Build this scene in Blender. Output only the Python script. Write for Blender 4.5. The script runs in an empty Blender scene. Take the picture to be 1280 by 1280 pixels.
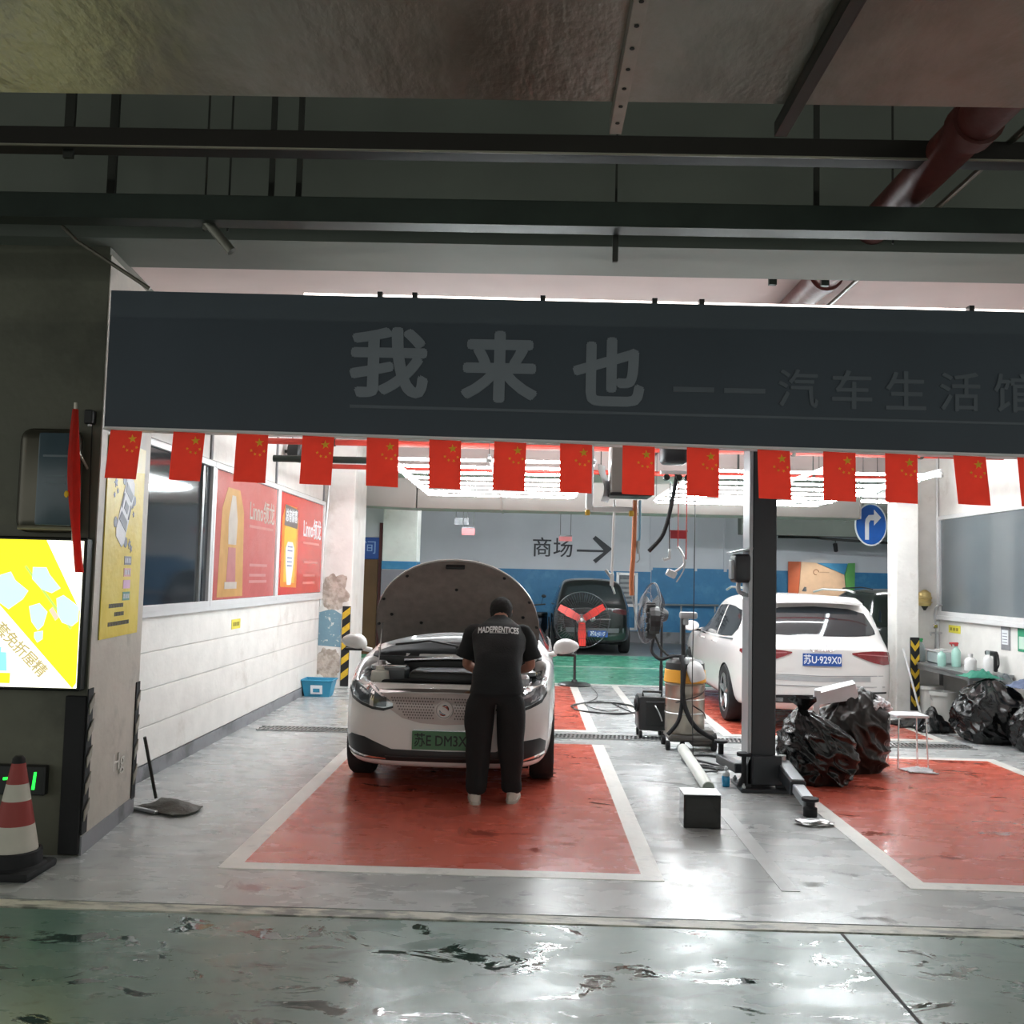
import bpy, bmesh, math, random
from mathutils import Vector, Matrix, noise
from mathutils.bvhtree import BVHTree
random.seed(7)
PI = math.pi
SC = bpy.context.scene
COL = SC.collection
def R(a): return math.radians(a)

# ---------------------------------------------------------------- camera, world, exposure
def make_camera():
    pitch, yaw, roll = math.atan(80/1200), math.atan(22/1200), R(1.4)
    fw = Vector((-math.sin(yaw)*math.cos(pitch), math.cos(yaw)*math.cos(pitch), math.sin(pitch)))
    r = Vector((math.cos(yaw), math.sin(yaw), 0)); u = r.cross(fw)
    r2 = r*math.cos(roll)+u*math.sin(roll); u2 = u*math.cos(roll)-r*math.sin(roll)
    cd = bpy.data.cameras.new('camera'); co = bpy.data.objects.new('camera', cd); COL.objects.link(co)
    m = Matrix((r2, u2, -fw)).transposed().to_4x4(); m.translation = (0, 0, 1.7)
    co.matrix_world = m
    cd.sensor_width = 36; cd.lens = 33.75; cd.clip_start = .05; cd.clip_end = 200
    SC.camera = co
make_camera()
W = bpy.data.worlds.new('world'); SC.world = W; W.use_nodes = True
W.node_tree.nodes['Background'].inputs[0].default_value = (.90, .92, .87, 1)
W.node_tree.nodes['Background'].inputs[1].default_value = .5
SC.view_settings.view_transform = 'Standard'; SC.view_settings.look = 'None'
SC.view_settings.gamma = 1; SC.view_settings.use_curve_mapping = False
SC.view_settings.exposure = 1.0
SC.cycles.use_denoising = True
SC.cycles.max_bounces = 8; SC.cycles.diffuse_bounces = 4
TUBE_POWER = 41.0

# ---------------------------------------------------------------- materials
def lin(h):
    if isinstance(h, (tuple, list)): return (*h[:3], 1)
    h = h.lstrip('#'); o = []
    for i in (0, 2, 4):
        c = int(h[i:i+2], 16)/255
        o.append(c/12.92 if c <= .04045 else ((c+.055)/1.055)**2.4)
    return (*o, 1)
MATS = {}
def M(name, col='888888', rough=.5, metal=0, var=.07, scale=6, bump=0, emit=0, coat=0, stretch=(1, 1, 1), bscale=None, spec=.5):
    if name in MATS: return MATS[name]
    m = bpy.data.materials.new(name); m.use_nodes = True; MATS[name] = m
    nt = m.node_tree; b = nt.nodes['Principled BSDF']; c = lin(col)
    tc = nt.nodes.new('ShaderNodeTexCoord'); mp = nt.nodes.new('ShaderNodeMapping')
    mp.inputs['Scale'].default_value = stretch
    nt.links.new(tc.outputs['Object'], mp.inputs[0])
    n = nt.nodes.new('ShaderNodeTexNoise'); n.inputs['Scale'].default_value = scale; n.inputs['Detail'].default_value = 5
    nt.links.new(mp.outputs[0], n.inputs['Vector'])
    rp = nt.nodes.new('ShaderNodeValToRGB')
    rp.color_ramp.elements[0].position = .3; rp.color_ramp.elements[1].position = .7
    rp.color_ramp.elements[0].color = (*[max(0, v*(1-var)) for v in c[:3]], 1)
    rp.color_ramp.elements[1].color = (*[min(1, v*(1+var)) for v in c[:3]], 1)
    nt.links.new(n.outputs['Fac'], rp.inputs[0])
    nt.links.new(rp.outputs[0], b.inputs['Base Color'])
    b.inputs['Roughness'].default_value = rough; b.inputs['Metallic'].default_value = metal
    b.inputs['Specular IOR Level'].default_value = spec
    if coat: b.inputs['Coat Weight'].default_value = coat; b.inputs['Coat Roughness'].default_value = .05
    if emit:
        nt.links.new(rp.outputs[0], b.inputs['Emission Color']); b.inputs['Emission Strength'].default_value = emit
    if bump:
        bn = nt.nodes.new('ShaderNodeBump'); bn.inputs['Strength'].default_value = bump; bn.inputs['Distance'].default_value = .02
        n2 = nt.nodes.new('ShaderNodeTexNoise'); n2.inputs['Scale'].default_value = bscale or scale*4; n2.inputs['Detail'].default_value = 4
        nt.links.new(mp.outputs[0], n2.inputs['Vector']); nt.links.new(n2.outputs['Fac'], bn.inputs['Height'])
        nt.links.new(bn.outputs[0], b.inputs['Normal'])
    return m

def stained(name, col, stain, lo, hi, rough=.6, scale=2.0, stretch=(1, 1, 1), bump=.15, metal=0, detail=8):
    """a surface with blotches of another colour that have a shape of their own (peeling, damp, dirt)"""
    m = M(name, col, rough, metal, .06, 5, bump, stretch=stretch)
    nt = m.node_tree; b = nt.nodes['Principled BSDF']
    old = b.inputs['Base Color'].links[0].from_socket
    tc = nt.nodes['Texture Coordinate']
    mp = nt.nodes.new('ShaderNodeMapping'); mp.inputs['Scale'].default_value = stretch; mp.inputs['Location'].default_value = (3.1, 1.7, .4)
    nt.links.new(tc.outputs['Object'], mp.inputs[0])
    n = nt.nodes.new('ShaderNodeTexNoise'); n.inputs['Scale'].default_value = scale; n.inputs['Detail'].default_value = detail; n.inputs['Roughness'].default_value = .62
    nt.links.new(mp.outputs[0], n.inputs['Vector'])
    mr = nt.nodes.new('ShaderNodeMapRange'); mr.inputs['From Min'].default_value = lo; mr.inputs['From Max'].default_value = hi
    nt.links.new(n.outputs['Fac'], mr.inputs['Value'])
    mx = nt.nodes.new('ShaderNodeMix'); mx.data_type = 'RGBA'
    nt.links.new(mr.outputs[0], mx.inputs[0]); nt.links.new(old, mx.inputs[6]); mx.inputs[7].default_value = lin(stain)
    nt.links.new(mx.outputs[2], b.inputs['Base Color'])
    return m

def wet_floor(name, col, dirt, dry=.34, wet=.05, lo=.50, hi=.56, dirt_lo=.56, dirt_hi=.70, wscale=.9, ripple=.05, dark=.62, rv=.05):
    m = bpy.data.materials.new(name); m.use_nodes = True; MATS[name] = m
    nt = m.node_tree; L = nt.links; b = nt.nodes['Principled BSDF']
    tc = nt.nodes.new('ShaderNodeTexCoord')
    def noi(scale, stretch, loc=(0, 0, 0), detail=6, rough=.55, dist=0):
        mp = nt.nodes.new('ShaderNodeMapping'); mp.inputs['Scale'].default_value = stretch; mp.inputs['Location'].default_value = loc
        L.new(tc.outputs['Object'], mp.inputs[0])
        n = nt.nodes.new('ShaderNodeTexNoise'); n.inputs['Scale'].default_value = scale; n.inputs['Detail'].default_value = detail
        n.inputs['Roughness'].default_value = rough; n.inputs['Distortion'].default_value = dist
        L.new(mp.outputs[0], n.inputs['Vector']); return n.outputs['Fac']
    def rng(s, a, c, o0=0, o1=1):
        r = nt.nodes.new('ShaderNodeMapRange'); r.inputs['From Min'].default_value = a; r.inputs['From Max'].default_value = c
        r.inputs['To Min'].default_value = o0; r.inputs['To Max'].default_value = o1
        L.new(s, r.inputs['Value']); return r.outputs[0]
    def mix(f, a, c):
        x = nt.nodes.new('ShaderNodeMix'); x.data_type = 'RGBA'; L.new(f, x.inputs[0])
        for i, v in ((6, a), (7, c)):
            if isinstance(v, tuple): x.inputs[i].default_value = v
            else: L.new(v, x.inputs[i])
        return x.outputs[2]
    base = lin(col); var = tuple(v*.86 for v in base[:3])+(1,)
    c0 = mix(rng(noi(1.1, (1, 1, 1), (5, 2, 0)), .35, .65), base, var)
    c1 = mix(rng(noi(2.6, (1, 2.2, 1), (1, 7, 0), 9, .66, .6), dirt_lo, dirt_hi, 0, .75), c0, lin(dirt))
    scr = rng(noi(9, (.5, 6, 1), (2, 2, 0), 4, .5), .64, .72, 0, .10)
    c2 = mix(scr, c1, tuple(min(1, v*1.5+.03) for v in base[:3])+(1,))
    wm = rng(noi(wscale, (1, 1.7, 1), (9, 4, 0), 9, .66, .8), lo, hi)
    c3 = mix(wm, c2, None or tuple(v*dark for v in base[:3])+(1,)) if dark < 1 else c2
    L.new(c3, b.inputs['Base Color'])
    dr = rng(noi(2.2, (1, 2.0, 1), (3, 3, 0), 5, .55, .2), .25, .75, dry-rv, dry+rv*1.4)
    mxr = nt.nodes.new('ShaderNodeMix'); mxr.data_type = 'FLOAT'
    L.new(wm, mxr.inputs[0]); L.new(dr, mxr.inputs[2]); mxr.inputs[3].default_value = wet
    L.new(mxr.outputs[0], b.inputs['Roughness'])
    bn = nt.nodes.new('ShaderNodeBump'); bn.inputs['Strength'].default_value = ripple; bn.inputs['Distance'].default_value = .03
    ad = nt.nodes.new('ShaderNodeMath'); ad.operation = 'ADD'
    L.new(noi(7, (1, 1.4, 1), (1, 1, 0), 3, .5), ad.inputs[0]); L.new(wm, ad.inputs[1])
    L.new(ad.outputs[0], bn.inputs['Height']); L.new(bn.outputs[0], b.inputs['Normal'])
    b.inputs['Specular IOR Level'].default_value = .5
    return m

# ---------------------------------------------------------------- mesh helpers
def B(): return bmesh.new()
def add(bm, verts, faces):
    vs = [bm.verts.new(v) for v in verts]
    for f in faces:
        try: bm.faces.new([vs[i] for i in f])
        except ValueError: pass
    return vs
def box(bm, c, s, bev=0, rot=None, seg=1):
    g = bmesh.ops.create_cube(bm, size=1)
    vs = g['verts']
    bmesh.ops.scale(bm, vec=s, verts=vs)
    if bev:
        es = list({e for v in vs for e in v.link_edges})
        r = bmesh.ops.bevel(bm, geom=es, offset=bev, segments=seg, affect='EDGES', profile=.5)
        vs = list({v for f in r['faces'] for v in f.verts} | {v for v in vs if v.is_valid})
    if rot is not None:
        bmesh.ops.transform(bm, matrix=rot.to_4x4(), verts=vs)
    bmesh.ops.translate(bm, vec=c, verts=vs)
    return bm
def tube(bm, pts, r, n=8, closed=False, flat=1.0):
    pts = [Vector(p) for p in pts]; k = len(pts)
    rs = r if isinstance(r, (list, tuple)) else [r]*k
    rings = []; up = None
    for i, p in enumerate(pts):
        if closed: t = pts[(i+1) % k]-pts[i-1]
        else: t = pts[min(i+1, k-1)]-pts[max(i-1, 0)]
        t.normalize()
        if up is None:
            up = Vector((0, 0, 1)) if abs(t.z) < .9 else Vector((0, 1, 0))
        a = up-t*up.dot(t)
        if a.length < 1e-6: a = t.orthogonal()
        a.normalize(); up = a; b = t.cross(a)
        rings.append([bm.verts.new(p+(a*math.cos(2*PI*j/n)*flat+b*math.sin(2*PI*j/n))*rs[i]) for j in range(n)])
    for i in range(k if closed else k-1):
        q, w = rings[i], rings[(i+1) % k]
        for j in range(n): bm.faces.new((q[j], q[(j+1) % n], w[(j+1) % n], w[j]))
    if not closed:
        bm.faces.new(rings[0][::-1]); bm.faces.new(rings[-1])
    return bm
def smooth_path(pts, per=6):
    p = [Vector(q) for q in pts]; out = []
    for i in range(len(p)-1):
        a, b, c, d = p[max(i-1, 0)], p[i], p[i+1], p[min(i+2, len(p)-1)]
        for j in range(per):
            t = j/per
            out.append(.5*((2*b)+(c-a)*t+(2*a-5*b+4*c-d)*t*t+(3*b-a-3*c+d)*t**3))
    out.append(p[-1]); return out
def lathe(bm, prof, c=(0, 0, 0), n=20, rot=None, a0=0, a1=2*PI):
    full = abs(a1-a0-2*PI) < 1e-6; rings = []; mx = rot.to_3x3() if rot is not None else Matrix.Identity(3); c = Vector(c)
    k = n if full else n+1
    for r, z in prof:
        if r < 1e-6: rings.append([bm.verts.new(c+mx @ Vector((0, 0, z)))])
        else: rings.append([bm.verts.new(c+mx @ Vector((r*math.cos(a0+(a1-a0)*j/n), r*math.sin(a0+(a1-a0)*j/n), z))) for j in range(k)])
    for q, w in zip(rings, rings[1:]):
        for j in range(n):
            j2 = (j+1) % k
            f = [q[j % len(q)], q[j2 % len(q)], w[j2 % len(w)], w[j % len(w)]]
            f = [v for i, v in enumerate(f) if v not in f[:i]]
            if len(f) > 2:
                try: bm.faces.new(f)
                except ValueError: pass
    return bm
def prism(bm, poly, d, mat=None):
    """polygon (x, y) extruded by d along +z, then moved by mat"""
    k = len(poly); v = [(x, y, 0) for x, y in poly]+[(x, y, d) for x, y in poly]
    vs = add(bm, v, [tuple(range(k))[::-1], tuple(range(k, 2*k))]+[(i, (i+1) % k, k+(i+1) % k, k+i) for i in range(k)])
    if mat is not None: bmesh.ops.transform(bm, matrix=mat, verts=vs)
    return bm
def gridf(bm, fn, nu, nv, th=None):
    g = [[bm.verts.new(fn(i/nu, j/nv)) for j in range(nv+1)] for i in range(nu+1)]
    for i in range(nu):
        for j in range(nv): bm.faces.new((g[i][j], g[i+1][j], g[i+1][j+1], g[i][j+1]))
    if th is not None:
        h = [[bm.verts.new(v.co+Vector(th)) for v in row] for row in g]
        for i in range(nu):
            for j in range(nv): bm.faces.new((h[i][j], h[i][j+1], h[i+1][j+1], h[i+1][j]))
        ring = [(i, 0) for i in range(nu)]+[(nu, j) for j in range(nv)]+[(i, nv) for i in range(nu, 0, -1)]+[(0, j) for j in range(nv, 0, -1)]
        for a, b in zip(ring, ring[1:]+ring[:1]):
            bm.faces.new((g[b[0]][b[1]], g[a[0]][a[1]], h[a[0]][a[1]], h[b[0]][b[1]]))
    return bm
def blob(bm, c, s, sub=2, rough=0, freq=3, seed=0, rot=None):
    g = bmesh.ops.create_icosphere(bm, subdivisions=sub, radius=1)
    for v in g['verts']:
        d = 1+rough*noise.noise(v.co*freq+Vector((seed*3.7, seed, 0)))
        v.co = Vector((v.co.x*s[0]*d, v.co.y*s[1]*d, v.co.z*s[2]*d))
        if rot is not None: v.co = rot.to_3x3() @ v.co
        v.co += Vector(c)
    return bm
FX = Matrix.Rotation(R(90), 4, 'X')          # local xy plane stands up, facing -y
FRX = Matrix.Rotation(R(90), 4, 'Z') @ FX    # stands up facing +x  (local x runs along +y)
FLX = Matrix.Rotation(R(-90), 4, 'Z') @ FX   # stands up facing -x
def T(x, y, z): return Matrix.Translation((x, y, z))

def link(o, parent=None, label=None, cat=None, group=None, kind=None):
    COL.objects.link(o)
    if parent is not None: o.parent = parent
    if label: o['label'] = label
    if cat: o['category'] = cat
    if group: o['group'] = group
    if kind: o['kind'] = kind
    return o
def obj(name, bm, mat, parent=None, label=None, cat=None, group=None, kind=None, smooth=False, loc=(0, 0, 0), rz=0):
    if isinstance(bm, bmesh.types.BMesh):
        bmesh.ops.recalc_face_normals(bm, faces=bm.faces)
        me = bpy.data.meshes.new(name); bm.to_mesh(me); bm.free()
    else: me = bm
    if mat is not None: me.materials.append(mat)
    if smooth:
        me.polygons.foreach_set('use_smooth', [True]*len(me.polygons))
        if smooth != 'all':
            try: me.set_sharp_from_angle(angle=R(38))
            except Exception: pass
    o = bpy.data.objects.new(name, me); o.location = loc; o.rotation_euler = (0, 0, rz)
    return link(o, parent, label, cat, group, kind)
def thing(name, label, cat, loc=(0, 0, 0), rz=0, group=None, kind=None):
    o = bpy.data.objects.new(name, None); o.location = loc; o.rotation_euler = (0, 0, rz); o.empty_display_size = .1
    return link(o, None, label, cat, group, kind)
def struct(name, bm, mat, **k): return obj(name, bm, mat, kind='structure', **k)
def dup(o, parent=None):
    c = o.copy(); COL.objects.link(c)
    if parent is not None: c.parent = parent
    for ch in list(o.children): dup(ch, c)
    return c
def thicken(me, r, k=8):
    """bolder glyphs: the same outline laid over itself, shifted a little"""
    bm = B(); bm.from_mesh(me); src = bm.copy()
    for i in range(k):
        a = 2*PI*i/k; m2 = bpy.data.meshes.new('t'); src.to_mesh(m2); m2.transform(Matrix.Translation((r*math.cos(a), r*math.sin(a), -.00025*(i+1)))); bm.from_mesh(m2); bpy.data.meshes.remove(m2)
    bm.to_mesh(me); bm.free(); src.free(); return me
def text_mesh(body, size, bold=0, extrude=.002, ax='CENTER', sx=1, shear=0):
    c = bpy.data.curves.new('text', 'FONT'); c.body = body; c.size = size; c.align_x = ax; c.align_y = 'CENTER'
    c.offset = 0; c.extrude = extrude; c.shear = shear; c.resolution_u = 3
    o = bpy.data.objects.new('text', c); COL.objects.link(o)
    me = bpy.data.meshes.new_from_object(o.evaluated_get(bpy.context.evaluated_depsgraph_get()))
    bpy.data.objects.remove(o); bpy.data.curves.remove(c)
    me.materials.clear()
    if bold: thicken(me, bold)
    if sx != 1:
        for v in me.vertices: v.co.x *= sx
    return me
def text(name, body, size, mat, mtx, parent=None, bold=0, extrude=.002, sx=1, ax='CENTER', shear=0, label=None):
    me = text_mesh(body, size, bold, extrude, ax, sx, shear); me.transform(mtx)
    return obj(name, me, mat, parent, label=label)
def evaluated(o):
    return bpy.data.meshes.new_from_object(o.evaluated_get(bpy.context.evaluated_depsgraph_get()))
def subsurf(bm, lv=2):
    me = bpy.data.meshes.new('tmp'); bmesh.ops.recalc_face_normals(bm, faces=bm.faces); bm.to_mesh(me); bm.free()
    o = bpy.data.objects.new('tmp', me); COL.objects.link(o)
    md = o.modifiers.new('s', 'SUBSURF'); md.levels = md.render_levels = lv
    r = evaluated(o); bpy.data.objects.remove(o); return r
def bvh_of(me):
    return BVHTree.FromPolygons([v.co[:] for v in me.vertices], [p.vertices[:] for p in me.polygons])

# ================================================================ THE SETTING
m_white = stained('white_paint', 'dcdad6', 'b9b3aa', .58, .75, .55, 1.6)
m_ceil = M('ceiling_paint', 'c9b8b4', .8, var=.08, scale=1.2, bump=.1)
m_conc = stained('dim_concrete', '6f6e62', '4b4b42', .48, .66, .62, 1.5, bump=.25)
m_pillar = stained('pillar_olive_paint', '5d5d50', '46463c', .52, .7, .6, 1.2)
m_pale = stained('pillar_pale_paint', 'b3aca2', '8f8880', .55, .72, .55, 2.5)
m_duct = stained('galvanised_duct', '83837a', '5c5c50', .46, .7, .34, 2.0, stretch=(1, .5, 1), metal=.45, bump=.3)
m_beam = M('beam_paint', '6b7069', .75, var=.12, scale=1.3, bump=.12)
m_dark = M('dark_metal', '1f211f', .45, .6, .15, 9)
m_tray = M('tray_green_metal', '2c3530', .5, .5, .15, 6)
m_black = M('black_plastic', '141516', .45, var=.2)
m_rubber = M('black_rubber', '17171a', .8, var=.2, bump=.1)
m_steel = M('brushed_steel', 'b3b4b5', .32, .85, .06, 20, stretch=(8, 1, 1))
m_alu = M('white_aluminium', 'd9dadb', .35, .2, .03)
m_fgrey = wet_floor('grey_epoxy_floor', 'b2b5b5', '6f7170', dry=.26, wet=.07, lo=.60, hi=.64, wscale=2.2, ripple=.025, dark=.6)
m_fgreen = wet_floor('green_epoxy_floor', '5f7d72', '24302c', dry=.28, wet=.03, lo=.565, hi=.585, dirt_lo=.56, dirt_hi=.68, wscale=2.9, ripple=.05, dark=.35, rv=.10)
m_fback = wet_floor('green_back_floor', '62b596', '4f9c80', dry=.25, lo=.6, hi=.7)
m_road = wet_floor('dark_back_floor', '7d7f80', '55575a', dry=.35, lo=.62, hi=.7)
m_red = wet_floor('red_bay_paint', 'c9604d', '8f4034', dry=.26, wet=.06, lo=.60, hi=.63, dirt_lo=.60, dirt_hi=.74, wscale=1.9, ripple=.025, dark=.55)
m_line = stained('white_line_paint', 'e2e1dc', 'b0b0b0', .58, .75, .35, 5)
m_wornline = stained('worn_line_paint', 'c4c2b4', '6d7068', .46, .58, .4, 4, stretch=(1, 3, 1))
m_blue = stained('blue_wall_paint', '2f77a6', '4a8db5', .5, .7, .5, 3)
m_backwall = M('back_wall_white', 'c9ccd2', .7, var=.05, scale=1)
m_skirt = stained('grey_skirting', '85868a', '5d5e60', .5, .65, .6, 3)
m_wbeam = M('white_duct_paint', 'a19e99', .55, var=.04, scale=2)
m_redpipe = stained('red_pipe_paint', '54231f', '744039', .5, .75, .5, 3)
m_rod = M('threaded_rod', '3a3b38', .5, .6)
m_gap = M('floor_joint', '1b1d1c', .7)

def slab(x0, x1, y0, y1, z0, z1, bev=0):
    bm = B(); box(bm, ((x0+x1)/2, (y0+y1)/2, (z0+z1)/2), (x1-x0, y1-y0, z1-z0), bev); return bm
# floors
fl = struct('floor', slab(-9, 10, 4.97, 15.62, -.12, 0), m_fgrey, label='wet grey epoxy floor of the wash bays')
fa = struct('floor_aisle', slab(-9, 10, -6, 4.83, -.12, 0), m_fgreen, label='wet green epoxy floor of the driving aisle in front')
struct('floor_back', slab(-9, 10, 15.62, 21.4, -.12, 0), m_fback, label='green floor strip behind the bays')
struct('floor_lane', slab(-9, 10, 21.4, 26, -.12, 0), m_road, label='dark grey lane floor before the back wall')
struct('trim_1', slab(-9, 10, 4.85, 4.95, -.12, .002), m_wornline, label='worn cream painted line along the aisle edge')
struct('trim_2', slab(-9, 10, 4.83, 4.85, -.12, -.01), m_gap, label='dark joint at the aisle edge')
struct('trim_3', slab(-9, 10, 4.95, 4.97, -.12, -.008), m_gap, label='dark joint behind the cream line')
def paint(x0, x1, y0, y1, mat=m_line, name='floor_line', h=.003, parent=fl): return obj(name, slab(x0, x1, y0, y1, 0, h), mat, parent)
def bay(x0, x1, y0, y1, front=True, back=False, w=.12):
    paint(x0+w, x1-w, y0+(w if front else 0), y1-(w if back else 0), m_red, 'bay_paint')
    paint(x0, x0+w, y0, y1); paint(x1-w, x1, y0, y1)
    if front: paint(x0+w, x1-w, y0, y0+w)
    if back: paint(x0+w, x1-w, y1-w, y1)
bay(-1.73, .81, 5.56, 9.95); bay(-1.73, .81, 10.75, 15.3, True, True)
bay(2.19, 4.66, 5.56, 9.75, True, True); bay(2.19, 4.66, 10.75, 15.3, True, True)
paint(1.36, 1.46, 11.3, 15.4); paint(-9, 10, 18.5, 18.58, parent=None if False else fl)
paint(-9, 10, 15.42, 15.56)
paint(1.44, 1.54, 5.45, 7.35, M('pale_strip', 'a9abaa', .35, var=.1, scale=8))  # pale grey strip on the floor between the bays
obj('floor_joint', slab(1.56, 1.575, 2.2, 4.83, .0, .002), m_gap, fa)
obj('floor_joint', slab(-9, 10, 13.2, 13.212, 0, .002), m_gap, fl)
# drain channel
dr = obj('drain_channel', slab(-2.85, 4.75, 10.28, 10.52, 0, .003), m_gap, fl)
bm = B()
for i in range(170):
    x = -2.82+i*.0445
    add(bm, [(x, 10.29, .004), (x+.02, 10.29, .004), (x+.045, 10.51, .004), (x+.025, 10.51, .004),
             (x, 10.29, .012), (x+.02, 10.29, .012), (x+.045, 10.51, .012), (x+.025, 10.51, .012)],
        [(0, 1, 5, 4), (1, 2, 6, 5), (2, 3, 7, 6), (3, 0, 4, 7), (4, 5, 6, 7)])
for y in (10.285, 10.4, 10.515): box(bm, (.95, y, .008), (7.6, .014, .012))
obj('drain_grate', bm, m_steel, fl, kind='stuff')

# left pillar (front face to the aisle, side face to the bay)
bm = B(); add(bm, [(-7.5, 5.71, 0), (-2.60, 5.71, 0), (-2.72, 6.76, 0), (-7.5, 6.76, 0), (-7.5, 5.71, 3.66), (-2.60, 5.71, 3.66), (-2.72, 6.76, 3.66), (-7.5, 6.76, 3.66)],
    [(0, 3, 2, 1), (4, 5, 6, 7), (0, 1, 5, 4), (1, 2, 6, 5), (2, 3, 7, 6), (3, 0, 4, 7)])
pl = struct('wall_pillar', bm, m_pillar, label='broad olive grey pillar wall at the left of the entrance')
def side_panel(y0, y1, z0, z1, out, mat, name, parent=pl, th=.008):
    def X(y): return -2.60-(y-5.71)*.12/1.05
    bm = B(); v = []
    for dx in (out, out+th):
        v += [(X(y0)+dx, y0, z0), (X(y1)+dx, y1, z0), (X(y1)+dx, y1, z1), (X(y0)+dx, y0, z1)]
    add(bm, v, [(0, 1, 2, 3), (4, 7, 6, 5), (0, 4, 5, 1), (1, 5, 6, 2), (2, 6, 7, 3), (3, 7, 4, 0)])
    return obj(name, bm, mat, parent)
side_panel(5.715, 6.76, .11, 3.6, 0, m_pale, 'painted_side')
side_panel(5.715, 6.76, 0, .11, 0, m_skirt, 'skirting', th=.014)
# corner guard strips of the pillar
bm = B(); box(bm, (-2.655, 5.70, .47), (.12, .03, .92), .006)
cg = obj('corner_guard', bm, m_rubber, pl)
cgs = side_panel(5.70, 5.79, .12, .97, .008, m_rubber, 'corner_guard')
m_stripe = M('faded_guard_stripe', '8c877c', .7, var=.12)
for i in range(5):
    z = .2+i*.155
    bm = B(); add(bm, [(-2.578, 5.705, z), (-2.588, 5.785, z+.06), (-2.588, 5.785, z+.12), (-2.578, 5.705, z+.06), (-2.572, 5.705, z), (-2.582, 5.785, z+.06), (-2.582, 5.785, z+.12), (-2.572, 5.705, z+.06)],
        [(0, 1, 2, 3), (4, 7, 6, 5), (0, 4, 5, 1), (1, 5, 6, 2), (2, 6, 7, 3), (3, 7, 4, 0)])
    obj('guard_stripe', bm, m_stripe, cgs)
text('chalk_mark', 'Hg', .16, M('chalk', 'c9c6c0', .9), T(-2.66, 6.35, .42) @ FRX, pl, extrude=.004)
# back corner guard of pillar
gs = side_panel(6.68, 6.765, .1, .9, .008, m_rubber, 'corner_guard')
for i in range(4):
    z = .2+i*.17; bm = B()
    a, b2 = -2.60-.97*.1143+.018, -2.60-1.05*.1143+.018
    add(bm, [(a, 6.685, z), (b2, 6.76, z+.06), (b2, 6.76, z+.13), (a, 6.685, z+.07), (a+.006, 6.685, z), (b2+.006, 6.76, z+.06), (b2+.006, 6.76, z+.13), (a+.006, 6.685, z+.07)],
        [(0, 1, 2, 3), (4, 7, 6, 5), (0, 4, 5, 1), (1, 5, 6, 2), (2, 6, 7, 3), (3, 7, 4, 0)])
    obj('guard_stripe', bm, m_stripe, gs)
# right pillar beyond the frame, carrying the other end of the sign
struct('wall_pillar_right', slab(4.95, 8.5, 5.71, 6.76, 0, 3.66), m_pale, label='pillar at the right end of the entrance')

# left wall: block courses, windows, panels above
wl = struct('wall_left', slab(-3.25, -3.06, 6.76, 14.08, 0, 3.9), m_white, label='white side wall left of the parked white car')
for i in range(4):
    z0 = .12+i*.298
    obj('wall_course', slab(-3.06, -3.045, 6.77, 14.06, z0+.003, z0+.294, .004), m_white, wl)
struct('baseboard_left', slab(-3.06, -3.035, 6.77, 14.06, 0, .115), m_skirt, label='grey skirting along the left bay wall')
for a, b2 in ((6.78, 9.02), (9.05, 11.38), (11.42, 14.05)):
    obj('upper_panel', slab(-3.06, -3.047, a, b2, 2.74, 3.88, .003), m_white, wl)
    obj('panel_joint', slab(-3.047, -3.03, b2-.01, b2+.04, 2.74, 3.88), m_skirt, wl)
m_glass_dark = M('dark_glass', '2c3136', .07, var=.1, scale=2, spec=.8)
m_glass_grey = M('grey_glass', '646c70', .12, var=.08, scale=1, spec=.6)
def window_x(name, X, side, y0, y1, z0, z1, mat, label, fw=.055):
    s = side
    bm = B()
    box(bm, (X+s*.02, (y0+y1)/2, z0+fw/2), (.05, y1-y0, fw), .004); box(bm, (X+s*.02, (y0+y1)/2, z1-fw/2), (.05, y1-y0, fw), .004)
    box(bm, (X+s*.02, y0+fw/2, (z0+z1)/2), (.05, fw, z1-z0-2*fw), .004); box(bm, (X+s*.02, y1-fw/2, (z0+z1)/2), (.05, fw, z1-z0-2*fw), .004)
    w = obj(name, bm, m_alu, kind='structure', label=label)
    bm = B(); box(bm, (X+s*.008, (y0+y1)/2, (z0+z1)/2), (.012, y1-y0-2*fw, z1-z0-2*fw)); obj('pane', bm, mat, w)
    return w
window_x('window_1', -3.045, 1, 6.80, 9.06, 1.34, 2.72, m_glass_dark, 'dark glass office window next to the yellow poster')
window_x('window_2', -3.045, 1, 9.07, 11.46, 1.34, 2.72, m_glass_grey, 'office window covered by the wider red poster')
window_x('window_3', -3.045, 1, 11.47, 14.05, 1.34, 2.72, m_glass_grey, 'office window nearest the peeling column')
bm = B(); box(bm, (-3.02, 8.78, 2.02), (.02, .05, 1.26)); obj('sash_rail', bm, m_steel, bpy.data.objects['window_1'])
struct('trim_4', slab(-3.06, -3.0, 6.8, 14.06, 1.30, 1.345, .004), m_alu, label='white aluminium sill under the left windows')
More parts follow.
